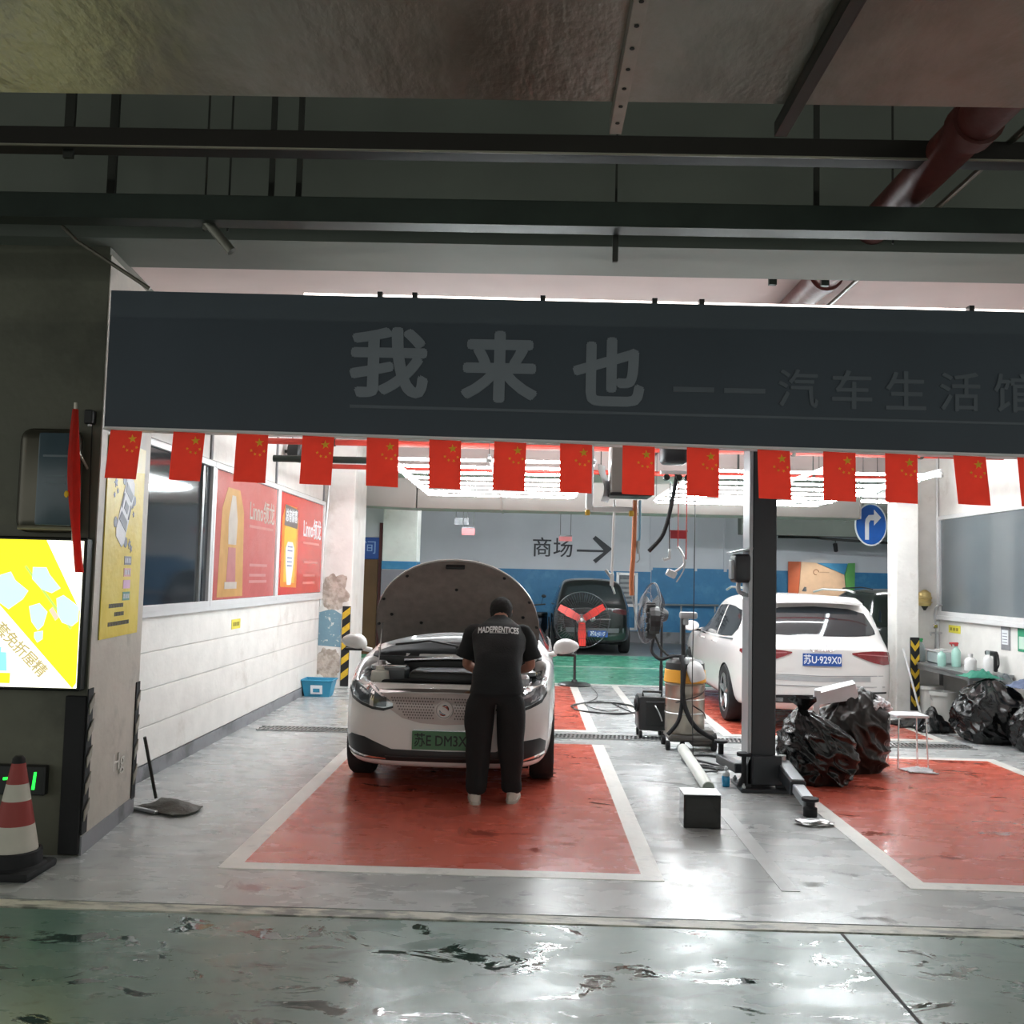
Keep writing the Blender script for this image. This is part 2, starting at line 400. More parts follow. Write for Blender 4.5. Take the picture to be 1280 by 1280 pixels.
# column at the far end of the left wall, peeling
cl = struct('wall_column', slab(-3.06, -2.58, 14.1, 15.1, 0, 3.9, .01), m_white, label='white column with peeling plaster at the end of the left wall')
def rag_poly(cx, cz, w, h, n=26, j=.18, seed=1):
    out = []
    for i in range(n):
        a = 2*PI*i/n; k = 1-j*(.5+.7*noise.noise(Vector((math.cos(a)*1.8+seed, math.sin(a)*1.8, 0)))+.35*noise.noise(Vector((math.cos(a)*5, math.sin(a)*5, seed))))
        out.append((cx+math.cos(a)*w*k, cz+math.sin(a)*h*k))
    return out
m_peel = stained('bare_plaster', 'b9aea4', '978b80', .46, .6, .9, 9, bump=.6)
m_oldblue = stained('chipped_blue_paint', '6b8c9b', 'cfd0cc', .60, .64, .6, 16)
bm = B(); prism(bm, [(-3.05, .62), (-2.72, .6), (-2.72, 1.08), (-2.86, 1.16), (-3.05, 1.1)], .006, T(0, 14.1, 0) @ FX); obj('blue_paint', bm, m_oldblue, cl)
bm = B(); prism(bm, [(max(-3.055, min(-2.59, a)), b2) for a, b2 in rag_poly(-2.84, 1.40, .26, .32, 60, .35, seed=4)], .009, T(0, 14.1, 0) @ FX); obj('bare_patch', bm, m_peel, cl)
bm = B(); prism(bm, [(max(-3.055, min(-2.72, a)), max(.02, b2)) for a, b2 in rag_poly(-2.9, .36, .25, .27, 60, .35, seed=9)], .007, T(0, 14.1, 0) @ FX); obj('bare_patch', bm, m_peel, cl)
bm = B(); box(bm, (-2.645, 14.09, .62), (.12, .02, 1.16), .004); cgl = obj('corner_guard', bm, m_rubber, cl)
m_yel = M('guard_yellow', 'c9a528', .6, var=.15, scale=20)
for i in range(5):
    z = .12+i*.22; bm = B(); prism(bm, [(-2.70, z), (-2.59, z+.09), (-2.59, z+.19), (-2.70, z+.10)], .006, T(0, 14.08, 0) @ FX); obj('guard_stripe', bm, m_yel, cgl)
# right wall and window
struct('wall_right', slab(5.66, 5.85, 6.76, 13.4, 0, 3.9), m_white, label='white side wall right of the bays')
window_x('window_4', 5.65, -1, 8.5, 13.28, 1.31, 2.66, m_glass_grey, 'wide grey glass window in the right wall')
struct('trim_5', slab(5.59, 5.66, 8.5, 13.3, 1.25, 1.31, .004), m_alu, label='white sill under the right window')
cr = struct('wall_column_right', slab(4.86, 5.16, 12.8, 13.1, 0, 3.9, .01), m_white, label='white column beside the wall bell and worktable')
bm = B(); box(bm, (5.10, 12.79, .55), (.12, .02, .95), .004); cgr = obj('corner_guard', bm, m_rubber, cr)
for i in range(5):
    z = .12+i*.18; bm = B(); prism(bm, [(5.045, z+.08), (5.10, z), (5.155, z+.08), (5.155, z+.15), (5.10, z+.07), (5.045, z+.15)], .006, T(0, 12.78, 0) @ FX); obj('guard_stripe', bm, m_yel, cgr)
struct('wall_end_right', slab(5.20, 9.9, 13.36, 13.5, 0, 3.9), m_white, label='end wall behind the worktable')
# back of the hall
wb = struct('wall_back', slab(-9, 10, 26.0, 26.2, 0, 3.5), m_backwall, label='far white wall with a blue dado')
obj('blue_dado', slab(-1.9, 3.3, 25.97, 26.0, .3, 1.9), m_blue, wb); obj('blue_dado', slab(3.32, 9.9, 25.97, 26.0, .3, 2.02), m_blue, wb)
obj('skirting', slab(-9, 9.9, 25.95, 26.0, 0, .3), m_skirt, wb)
for x in (3.31, 4.5, 5.3, 6.15): obj('wall_rib', slab(x-.04, x+.04, 25.95, 26, 1.95, 3.5), m_backwall, wb)
struct('wall_far_right', slab(9.9, 10.1, 13.5, 26, 0, 3.5), m_backwall, label='side wall of the hall far right')
wr = struct('wall_restroom', slab(-9, -3.08, 20.2, 20.4, 0, 3.45), m_backwall, label='wall with the restroom sign at far left')
obj('door_panel', slab(-4.4, -3.16, 20.16, 20.2, 0, 1.98), M('brown_board', '6a4a2e', .6, var=.12, scale=3), wr)
obj('door_frame', slab(-3.14, -3.08, 20.1, 20.2, 0, 2.75), M('dark_red_frame', '5b2b2c', .6), wr)
wp = struct('wall_column_back', slab(-3.05, -2.34, 20.0, 20.7, 0, 3.45), m_white, label='white column with a blue stripe beside the restroom sign')
obj('blue_stripe', slab(-3.06, -2.33, 19.99, 20.71, 1.78, 1.95), m_blue, wp)
obj('grey_base', slab(-3.06, -2.33, 19.985, 20.715, 0, 1.77), M('mauve_paint', '817b85', .6), wp)
# ceilings and beams
struct('ceiling', slab(-9, 10, 6.1, 16.0, 3.9, 4.1), m_ceil, label='pale pink lit ceiling of the wash bays')
struct('ceiling_back', slab(-9, 10, 16.0, 26.2, 3.45, 4.1), m_ceil, label='lower ceiling over the back lane')
struct('ceiling_aisle', slab(-9, 10, -4, 5.55, 4.6, 4.8), m_conc, label='dark concrete ceiling over the aisle')
struct('beam_front', slab(-9, 10, 5.55, 6.1, 3.65, 4.8), m_beam, label='grey concrete beam above the black sign')
struct('beam_back', slab(5.2, 9.9, 23.6, 24.0, 2.86, 3.45), m_beam, label='grey beam above the coloured wall board')

# ================================================================ OVERHEAD SERVICES
# big air duct over the aisle, on channel struts
d = thing('air_duct', 'wide grey air duct crossing the top of the picture', 'duct', (0, 1.6, 3.22))
for i in range(3):
    bm = B(); box(bm, (-5.0+i*5.0, 0, .2), (4.99, 2.78, .4), .012); obj('duct_section', bm, m_duct, d)
for i in range(2):
    bm = B(); box(bm, (-2.5+i*5.0, 0, .2), (.03, 2.82, .43), .004); obj('flange', bm, m_duct, d)
def strut(x, lab, mat, holes):
    s = thing('channel_strut', lab, 'bracket', (x, 1.5, 3.17))
    bm = B(); box(bm, (0, .02, .045), (.04, 3.16, .008)); box(bm, (-.018, .02, .022), (.004, 3.16, .044)); box(bm, (.018, .02, .022), (.004, 3.16, .044))
    box(bm, (0, .02, .003), (.04, 3.16, .004))
    obj('channel', bm, mat, s)
    if holes:
        for i in range(16):
            bm = B(); lathe(bm, [(0, -.002), (.007, -.002), (.007, 0), (0, 0)], (0, 1.52-i*.11, 0), 8); obj('slot', bm, m_gap, s)
    for y in (-1.45, 1.5):
        bm = B(); tube(bm, [(.0, y, .03), (.0, y, 1.43)], .006, 6); obj('hanger_rod', bm, m_rod, s)
strut(.255, 'pale perforated channel strut under the air duct', M('galv_channel', '8f8c83', .4, .6, .12, 12), True)
strut(.80, 'dark angle strut under the air duct, right of the perforated one', M('dark_channel', '3d3c38', .5, .5), False)
# cable trays hung in front of the beam
def tray(name, lab, y, z0, z1, dep, mat, edge):
    t = thing(name, lab, 'cable tray', (0, y, z0))
    bm = B(); box(bm, (0, 0, (z1-z0)/2), (16, dep, z1-z0), .004); obj('tray_body', bm, mat, t)
    bm = B(); box(bm, (0, -dep/2, -.003), (16, .012, .008)); obj('tray_lip', bm, edge, t)
    return t
t1 = tray('cable_tray', 'upper dark steel cable tray with a bright lower edge', 4.6, 3.757, 3.85, .12, M('dark_tray', '231f1c', .55, .3), M('bright_edge', 'a9a598', .35, .7))
t2 = tray('cable_tray', 'lower dark green cable tray just in front of the beam', 5.0, 3.545, 3.675, .14, m_tray, m_tray)
for x, w in ((-2.33, .045), (-1.45, .03), (-1.30, .03), (.43, .012), (1.51, .03)):
    bm = B(); box(bm, (x, .09, .55), (w, w*.5, 1.05)); obj('hanger', bm, m_rod, t2)
for x in (-1.81, -1.68, 1.92):
    bm = B(); tube(bm, [(x, .09, -.01), (x, .09, 1.05)], .006, 6); obj('hanger', bm, m_rod, t2)
bm = B(); box(bm, (.43, .09, -.05), (.03, .03, .18), .003); obj('hanger_foot', bm, m_rod, t2)
bm = B(); box(bm, (-2.33, -.4, .5), (.05, .02, .66), .002); obj('hanger', bm, m_rod, t2)
tg = B(); tube(tg, [(-1.77, 5.02, 3.56), (-1.63, 5.02, 3.40)], .026, 10); box(tg, (-1.775, 5.02, 3.545), (.03, .03, .05))
obj('conduit_stub', tg, M('galv_stub', '7b7a72', .4, .6), label='short galvanised conduit stub hanging under the green tray', cat='conduit', smooth=True)
bm = B(); tube(bm, [(-2.80, 5.5, 3.70), (-2.72, 5.52, 3.62), (-2.30, 5.60, 3.36)], .012, 8)
obj('conduit', bm, M('thin_conduit', '6f6a60', .4, .5), label='thin slanting conduit running down behind the sign\'s left end', cat='conduit', smooth=True)
rp_ = thing('fire_pipe', 'thick dark red fire pipe running into the bays through the beam', 'pipe', (1.97, 0, 3.79))
bm = B(); tube(bm, [(0, 3.2, 0), (0, 15.9, 0)], .10, 20); obj('pipe', bm, m_redpipe, rp_, smooth=True)
for y in (4.25, 6.45, 9.0):
    bm = B(); tube(bm, [(0, y-.05, 0), (0, y+.05, 0)], .118, 20); obj('coupling', bm, m_redpipe, rp_, smooth=True)
for x in (-.42, -.08):
    bm = B(); box(bm, (x, 6.18, -.02), (.05, .03, .27)); obj('hanger', bm, m_tray, rp_)
bm = B(); tube(bm, [(2.28, 3.3, 3.85), (2.28, 9, 3.85)], .016, 8); obj('conduit', bm, M('thin_conduit', '6f6a60'), label='thin straight conduit beside the thick red fire pipe', cat='conduit', smooth=True)
# red sprinkler mains and trays inside the bays
def pipe_run(name, lab, y, z, r, mat, x0=-2.95, x1=5.2, drops=(), n=10):
    t = thing(name, lab, 'pipe', (0, y, z)); bm = B(); tube(bm, [(x0, 0, 0), (x1, 0, 0)], r, n); obj('pipe', bm, mat, t, smooth=True)
    for x in drops:
        bm = B(); tube(bm, [(x, 0, r), (x, 0, 3.9-z)], .008, 6); obj('hanger', bm, m_rod, t)
        bm = B(); lathe(bm, [(r+.01, -.02), (r+.014, 0), (r+.01, .02)], (x, 0, 0), 12, Matrix.Rotation(R(90), 3, 'Y')); obj('clamp', bm, m_rod, t)
m_spr = M('sprinkler_red', 'a93226', .45, var=.1)
pipe_run('sprinkler_pipe', 'nearer red sprinkler pipe across the bay ceiling', 10.6, 3.14, .035, m_spr, drops=(-2.2, -1.0, .4, 1.6, 2.9, 4.3))
pipe_run('sprinkler_pipe', 'farther red sprinkler pipe across the bay ceiling', 13.6, 3.2, .035, m_spr, drops=(-2.0, -.4, 1.0, 2.4, 4.0))
pipe_run('grey_conduit_run', 'greenish steel tube across the bay ceiling below the red pipes', 10.9, 2.98, .04, m_tray, -2.95, -1.6, drops=(-2.35,))
# white ventilation duct at the back of the bays
d = thing('ventilation_duct', 'white ventilation duct crossing behind the tube lights', 'duct', (0, 15.8, 2.76))
for a, b2 in ((-1.82, -.45), (-.44, .95), (.96, 2.4), (2.41, 3.9), (3.91, 5.3)):
    bm = B(); box(bm, ((a+b2)/2, 0, .24), (b2-a, .7, .48), .006); obj('duct_section', bm, m_wbeam, d)
    bm = B(); box(bm, (b2, 0, .24), (.025, .74, .51), .003); obj('flange', bm, m_wbeam, d)
bm = B(); add(bm, [(-2.78, -.25, .03), (-1.84, -.35, 0), (-1.84, .35, 0), (-2.78, .35, .03), (-2.78, -.25, .5), (-1.84, -.35, .48), (-1.84, .35, .48), (-2.78, .35, .5)],
    [(0, 3, 2, 1), (4, 5, 6, 7), (0, 1, 5, 4), (1, 2, 6, 5), (2, 3, 7, 6), (3, 0, 4, 7)]); obj('end_section', bm, m_wbeam, d)
for x in (-2.3, -.4, 1.6, 3.4):
    bm = B(); box(bm, (x, -.1, .82), (.03, .03, .66)); obj('hanger', bm, m_rod, d)

# ---------------------------------------------------------------- tube light frames (the bays' real lamps)
m_tube = M('led_tube', 'ffffff', .4, var=0); nb = m_tube.node_tree.nodes['Principled BSDF']
nb.inputs['Emission Color'].default_value = (.90, .98, 1, 1)
for l in list(nb.inputs['Emission Color'].links): m_tube.node_tree.links.remove(l)
nb.inputs['Emission Strength'].default_value = TUBE_POWER
def light_frame(lab, x0, x1, y0, y1, z, rows):
    t = thing('tube_light_frame', lab, 'ceiling light', (x0, y0, z), group='tube light frames over the bays')
    w, l = x1-x0, y1-y0
    def tb(a, b2):
        a, b2 = Vector(a), Vector(b2); dv = (b2-a).normalized()
        bm = B(); tube(bm, [a+dv*.03, b2-dv*.03], .012, 6); o = obj('led_tube', bm, m_tube, t)
        for p, q in ((a, a+dv*.03), (b2-dv*.03, b2)):
            bm = B(); tube(bm, [p, q], .018, 6); obj('end_cap', bm, m_alu, o)
    for i in range(rows):
        y = l*i/(rows-1); tb((0, y, 0), (w/2, y, 0)); tb((w/2, y, 0), (w, y, 0))
    for x in (0, w):
        for k in range(3): tb((x, l*k/3+.02, .02), (x, l*(k+1)/3-.02, .02))
    bm = B()
    for x in (.02, w/2, w-.02): box(bm, (x, l/2, .05), (.025, l, .03))
    obj('frame_rail', bm, m_alu, t)
    for x in (.02, w/2, w-.02):
        for y in (.05, l-.05):
            bm = B(); tube(bm, [(x, y, .05), (x, y, 3.9-z)], .004, 5); obj('hanging_wire', bm, m_rod, t)
    return t
light_frame('rectangular frame of white LED tubes above the car with the raised bonnet', -1.40, .61, 9.0, 13.0, 2.78, 8)
light_frame('rectangular frame of white LED tubes above the white car seen from behind', 1.74, 4.03, 9.4, 13.4, 2.78, 8)

# added unseen batten lamps that brighten the aisle front and the back wall
def batten(lab, x, y, z, power, col, L_=1.4):
    t = thing('added_batten_lamp', lab, 'ceiling light', (x, y, z), group='added batten lamps')
    bm = B(); box(bm, (0, 0, .03), (L_, .07, .05), .006); obj('housing', bm, m_alu, t)
    key = 'added_batten_tube_%d' % int(power); m_ = M(key, 'ffffff', .4, var=0); b_ = m_.node_tree.nodes['Principled BSDF']
    for l in list(b_.inputs['Emission Color'].links): m_.node_tree.links.remove(l)
    b_.inputs['Emission Color'].default_value = (*col, 1); b_.inputs['Emission Strength'].default_value = power
    bm = B(); tube(bm, [(-L_/2+.04, 0, -.02), (L_/2-.04, 0, -.02)], .018, 8); obj('tube', bm, m_, t, smooth=True)
    for s_ in (-1, 1):
        bm = B(); box(bm, (s_*(L_/2-.02), 0, -.012), (.04, .04, .05)); obj('lamp_holder', bm, m_alu, t)
for x, w in ((-3.2, 'left'), (.4, 'middle'), (4.0, 'right')): batten('added fill batten on the aisle ceiling behind the viewer, %s one' % w, x, -2.6, 4.54, 40, (.95, 1, .82))
for x, w in ((-.8, 'left'), (3.0, 'middle'), (7.2, 'right')): batten('added fill batten over the back lane, %s one' % w, x, 19.4, 3.39, 210, (.92, .97, 1))

# ================================================================ SIGN AND FLAGS
m_sign = M('sign_dark_panel', '3e4751', .55, var=.10, scale=1.2)
m_let = M('sign_letter_grey', '7e848c', .5, var=.05)
m_let2 = M('sign_letter_dim', '5c636b', .5, var=.05)
s = thing('shop_sign', 'long black shop sign with grey Chinese letters over the entrance', 'sign', (0, 5.62, 2.5))
xl, xr = -2.54, 4.95
def zt(x): return 3.352-(x+2.536)*.0046-2.5
def zb_(x): return 2.527-(x+2.5)*.0086-2.5
for a, b2 in ((xl, -.05), (-.05, 2.45), (2.45, xr)):
    bm = B(); add(bm, [(a, 0, zb_(a)), (b2, 0, zb_(b2)), (b2, .08, zb_(b2)), (a, .08, zb_(a)), (a, 0, zt(a)), (b2, 0, zt(b2)), (b2, .08, zt(b2)), (a, .08, zt(a))],
        [(0, 3, 2, 1), (4, 5, 6, 7), (0, 1, 5, 4), (1, 2, 6, 5), (2, 3, 7, 6), (3, 0, 4, 7)]); obj('sign_panel', bm, m_sign, s)
bm = B(); add(bm, [(xl, -.01, zb_(xl)-.018), (xr, -.01, zb_(xr)-.018), (xr, .09, zb_(xr)-.018), (xl, .09, zb_(xl)-.018), (xl, -.01, zb_(xl)), (xr, -.01, zb_(xr)), (xr, .09, zb_(xr)), (xl, .09, zb_(xl))],
    [(0, 3, 2, 1), (4, 5, 6, 7), (0, 1, 5, 4), (1, 2, 6, 5), (2, 3, 7, 6), (3, 0, 4, 7)]); obj('lower_edge', bm, m_alu, s)
def sgn(ch, x0, x1, z0, z1, bold, mat):
    me = text_mesh(ch, 1, bold*1.15, .0)
    xs = [v.co.x for v in me.vertices]; ys = [v.co.y for v in me.vertices]
    ax, bx, ay, by = min(xs), max(xs), min(ys), max(ys)
    for v in me.vertices: v.co = Vector((x0+(v.co.x-ax)/(bx-ax)*(x1-x0), z0+(v.co.y-ay)/(by-ay)*(z1-z0), v.co.z))
    bm = B(); bm.from_mesh(me); r = bmesh.ops.extrude_face_region(bm, geom=bm.faces[:])
    bmesh.ops.translate(bm, vec=(0, 0, .008), verts=[g for g in r['geom'] if isinstance(g, bmesh.types.BMVert)])
    bmesh.ops.transform(bm, matrix=T(0, 0, -2.5) @ FX, verts=bm.verts); obj('letter', bm, mat, s)
sgn('我', -1.09, -.62, 2.735, 3.16, .030, m_let); sgn('来', -.425, .03, 2.72, 3.15, .030, m_let); sgn('也', .235, .66, 2.712, 3.125, .030, m_let)
bm = B(); box(bm, (.95, -.004, .322), (.24, .008, .03)); box(bm, (1.25, -.004, .320), (.24, .008, .03)); obj('dash', bm, m_let2, s)
for i, ch in enumerate('汽车生活馆'):
    x = 1.445+i*.315; sgn(ch, x, x+.235, 2.727, 2.957, .010, m_let2)
bm = B(); add(bm, [(-1.08, -.005, .172), (4.6, -.005, .146), (4.6, -.005, .158), (-1.08, -.005, .190), (-1.08, 0, .172), (4.6, 0, .146), (4.6, 0, .158), (-1.08, 0, .190)],
    [(0, 1, 2, 3), (4, 7, 6, 5), (0, 4, 5, 1), (1, 5, 6, 2), (2, 6, 7, 3), (3, 7, 4, 0)]); obj('underline', bm, m_let2, s)
# narrow emissive strip along the back of the sign's upper edge
m_strip = M('sign_top_strip', 'fff4ee', .5, var=0, emit=2.2)
bm = B(); add(bm, [(-1.4, .085, zt(-1.4)-.02), (xr, .085, zt(xr)-.02), (xr, .1, zt(xr)-.02), (-1.4, .1, zt(-1.4)-.02), (-1.4, .085, zt(-1.4)+.038), (xr, .085, zt(xr)+.036), (xr, .1, zt(xr)+.036), (-1.4, .1, zt(-1.4)+.038)],
    [(0, 3, 2, 1), (4, 5, 6, 7), (0, 1, 5, 4), (1, 2, 6, 5), (2, 3, 7, 6), (3, 0, 4, 7)]); obj('top_strip', bm, m_strip, s)
for x in (-.93, -.72, .05, .72, 1.0, 2.6):
    bm = B(); box(bm, (x, .06, zt(x)+.02), (.03, .05, .045)); obj('clip', bm, m_black, s)

m_flag = M('flag_red', 'd83a29', .6, var=.05, scale=12)
def cloth_translucent(m, f):
    nt = m.node_tree; b_ = nt.nodes['Principled BSDF']; tr = nt.nodes.new('ShaderNodeBsdfTranslucent'); mx = nt.nodes.new('ShaderNodeMixShader')
    nt.links.new(b_.inputs['Base Color'].links[0].from_socket, tr.inputs[0]); mx.inputs[0].default_value = f
    nt.links.new(b_.outputs[0], mx.inputs[1]); nt.links.new(tr.outputs[0], mx.inputs[2]); nt.links.new(mx.outputs[0], nt.nodes['Material Output'].inputs[0])
cloth_translucent(m_flag, .6)
m_star = M('flag_star_yellow', 'f0c028', .6, var=.03)
def star_mesh(r, rot, y, cx, cz):
    bm = B(); P = []
    for i in range(10):
        rr = r if i % 2 == 0 else r*.4; a = rot+PI/2+i*PI/5; P.append((cx+rr*math.cos(a), cz+rr*math.sin(a)))
    prism(bm, P, .002, T(0, y, 0) @ FX); return bm
flag_x = [-2.484, -2.111, -1.735, -1.345, -.966, -.598, -.216, .169, .535, .909, 1.32, 1.701, 2.059, 2.452, 2.82]
ordn = ['leftmost', 'second from left', 'third from left', 'fourth from left', 'fifth from left', 'sixth from left', 'seventh from left', 'eighth from left', 'ninth from left', 'tenth from left', 'eleventh from left', 'twelfth from left', 'third from right', 'second from right', 'rightmost']
for i, x in enumerate(flag_x):
    z = zb_(x)+2.5-.022; wd, ht = .188, .285
    tilt = [-.03, -.02, -.006, -.01, .004, .002, -.004, .003, 0, .006, .012, .004, .006, .02, .03][i]
    f = thing('hanging_flag', 'small red flag with yellow stars under the black sign, %s' % ordn[i], 'flag', (x, 5.585, z), group='row of small flags under the sign')
    ph = random.random()*6
    def fn(u, v, ph=ph): return Vector((u*wd+tilt*(1-v)*1.0, .006*math.sin(5*u+ph)*(1-v)+.012*(1-v)*math.sin(ph), (v-1)*ht-.006*u))
    bm = B(); gridf(bm, fn, 8, 8); obj('cloth', bm, m_flag, f, smooth=True)
    def pos(u, v): p = fn(u, v); return p.x, p.y-.004, p.z
    px, py, pz = pos(.74, .83); obj('star', star_mesh(.027, .1, py, px, pz), m_star, f)
    for k, (u, v) in enumerate(((.50, .66), (.62, .59), (.78, .58), (.90, .66))):
        px, py, pz = pos(u, v); obj('star', star_mesh(.010, .3*k, py, px, pz), m_star, f)
bm = B(); tube(bm, [(-2.53, 5.585, 2.512)]+[(x+.09, 5.585, zb_(x)+2.5-.02) for x in flag_x]+[(3.3, 5.585, 2.455)], .003, 5)
obj('flag_string', bm, M('white_string', 'd8d5cf', .8), label='thin white string the small flags hang from', cat='string')

# ================================================================ CARS
m_carwhite = M('pearl_white_lacquer', 'dcdad8', .22, var=.01, coat=.6)
m_carblack = M('black_lacquer', '16181a', .18, var=.05, coat=.7)
m_carnavy = M('dark_green_lacquer', '1b2422', .2, var=.05, coat=.7)
m_chrome = M('chrome', 'd8d9da', .12, 1, .02)
m_carglass = M('tinted_car_glass', '23282c', .05, var=.05, spec=.9)
m_wind = M('windscreen_glass', '7f8587', .08, var=.05, spec=.9)
m_trimblk = M('satin_black_trim', '1b1c1e', .4, var=.1)
m_tail = M('tail_lamp_red', '7d2228', .15, var=.15, scale=30, coat=.6)
m_lens = M('headlamp_lens', 'a4a9ac', .1, .6, .25, 25, coat=1)
m_lensdk = M('headlamp_inner', '5f6569', .12, .5, .2, 30)
m_tyre = M('tyre_rubber', '16171a', .75, var=.2, scale=20, bump=.2)
m_rim = M('alloy_rim', '9a9c9f', .3, .8, .05)
m_under = M('underbody', '0c0c0d', .9)
def sec(zb, w, zbelt, wr, ztop):
    if ztop-zbelt < .14:
        return [(0, zb), (w*.86, zb), (w*.975, zb+.08), (w, (zb+ztop)/2), (w*.985, ztop-.12), (w*.95, ztop-.05), (w*.84, ztop-.012), (w*.6, ztop), (w*.3, ztop+.004), (0, ztop+.006)]
    return [(0, zb), (w*.88, zb), (w*.985, zb+.1), (w, (zb+zbelt)/2+.06), (w*.985, zbelt-.05), (w*.95, zbelt+.015), (wr+(w*.95-wr)*.16, ztop-.13), (wr*.93, ztop-.03), (wr*.5, ztop), (0, ztop+.012)]
def shell(stations, wheels, wr_, mat, matwell, lv=2, halfw=.93, cut=True):
    bm = B(); rings = []
    for y, pts in stations:
        full = [(x, z) for x, z in pts]+[(-x, z) for x, z in pts[-2:0:-1]]
        rings.append([bm.verts.new((x, y, z)) for x, z in full])
    n = len(rings[0]); h = n//2
    for q, w in zip(rings, rings[1:]):
        for j in range(n): bm.faces.new((q[j], q[(j+1) % n], w[(j+1) % n], w[j]))
    for q in (rings[0], rings[-1]):
        for i in range(h):
            a, b2, c, e = q[i], q[i+1], q[(n-i-1) % n], q[(n-i) % n]
            f = [a, b2] + ([c] if c is not b2 else []) + ([e] if e is not a else [])
            if len(f) > 2: bm.faces.new(f)
    me = subsurf(bm, lv)
    me.materials.append(mat)
    if not cut: return me
    o = bpy.data.objects.new('tmp', me); COL.objects.link(o); me.materials.append(matwell)
    cut = B()
    for y in wheels:
        for s in (-1, 1): tube(cut, [(s*(halfw-.30), y, wr_*.9), (s*(halfw+.2), y, wr_*.9)], wr_*1.14, 28)
    cm = bpy.data.meshes.new('cut'); bmesh.ops.recalc_face_normals(cut, faces=cut.faces); cut.to_mesh(cm); cut.free(); cm.materials.append(matwell)
    co = bpy.data.objects.new('cut', cm); COL.objects.link(co)
    md = o.modifiers.new('b', 'BOOLEAN'); md.operation = 'DIFFERENCE'; md.object = co; md.solver = 'EXACT'
    try: md.material_mode = 'TRANSFER'
    except Exception: pass
    r = evaluated(o); bpy.data.objects.remove(o); bpy.data.objects.remove(co)
    return r
def patch(bvh, axis, tri, sub=3, nv=4, off=.004, th=.014, mirror=False):
    """tri: (u, lo, hi) samples of an outline; projected onto the body along axis ('y' from the near end, 'x' from the left, 'X' from the right)"""
    if mirror: tri = [(-u, a, b2) for u, a, b2 in reversed(tri)]
    S = []
    for (u0, a0, b0), (u1, a1, b1) in zip(tri, tri[1:]):
        for k in range(sub):
            t = k/sub; S.append((u0+(u1-u0)*t, a0+(a1-a0)*t, b0+(b1-b0)*t))
    S.append(tri[-1])
    dirs = {'z': Vector((0, 0, -1)), 'y': Vector((0, 1, 0)), 'x': Vector((1, 0, 0)), 'X': Vector((-1, 0, 0))}[axis]
    G = []; last = None
    for u, a, b2 in S:
        row = []
        for j in range(nv+1):
            v = a+(b2-a)*j/nv
            o = {'z': Vector((u, v, 5)), 'y': Vector((u, -5, v)), 'x': Vector((-5, u, v)), 'X': Vector((5, u, v))}[axis]
            hit = bvh.ray_cast(o, dirs)[0]
            if hit is None: hit = (o+dirs*((last-o).dot(dirs))) if last is not None else o+dirs*5.3
            last = hit; row.append(hit-dirs*off)
        G.append(row)
    bm = B(); nu = len(G)-1
    gridf(bm, lambda i, j: G[round(i*nu)][round(j*nv)], nu, nv, dirs*th)
    return bm
def wheel(parent, x, y, r, w, side, spokes=5, rimr=.68):
    rot = Matrix.Rotation(R(90), 3, 'Y')
    bm = B(); lathe(bm, [(r*rimr, -w/2), (r*.93, -w/2), (r, -w*.36), (r, w*.36), (r*.93, w/2), (r*rimr, w/2), (r*rimr, -w/2)], (0, 0, 0), 32, rot)
    t = obj('wheel', bm, m_tyre, parent, smooth=True, loc=(x, y, r))
    bm = B(); lathe(bm, [(r*rimr+.002, -w*.45), (r*rimr+.002, w*.45), (r*rimr*.92, w*.45), (r*rimr*.9, -w*.3), (0, -w*.3)] if False else [(0, -.02), (r*rimr*.9, -.02), (r*rimr*.92, w*.42*1), (r*rimr+.003, w*.46)], (0, 0, 0), 28, Matrix.Rotation(R(90 if side > 0 else -90), 3, 'Y'))
    obj('rim_well', bm, m_under, t, smooth=True)
    bm = B(); s = 1 if side > 0 else -1
    tube(bm, [(s*w*.44, r*rimr*.97*math.cos(a), r*rimr*.97*math.sin(a)) for a in [2*PI*i/28 for i in range(28)]], .012, 6, True)
    for k in range(spokes):
        a = 2*PI*k/spokes+.3; c, d_ = math.cos(a), math.sin(a)
        tube(bm, [(s*w*.36, c*.03, d_*.03), (s*w*.42, c*r*rimr*.96, d_*r*rimr*.96)], [.03, .024], 6)
    lathe(bm, [(0, w*.42), (.05, w*.42), (.055, w*.34)], (0, 0, 0), 14, Matrix.Rotation(R(90 if s > 0 else -90), 3, 'Y'))
    obj('rim', bm, m_rim, t, smooth=True)
    return t
def plate(parent, x, y, z, w, h, col, txt, tcol, tsize, tilt=0, sx=.8):
    mtx = T(x, y, z) @ Matrix.Rotation(R(tilt), 4, 'X') @ FX
    bm = B(); box(bm, (0, 0, .004), (w, h, .008), .002); bmesh.ops.transform(bm, matrix=mtx, verts=bm.verts)
    p = obj('number_plate', bm, col, parent)
    if txt: text('plate_text', txt, tsize, tcol, mtx @ T(0, -.004, .0095), p, bold=.0015, extrude=.001, sx=sx)
    return p

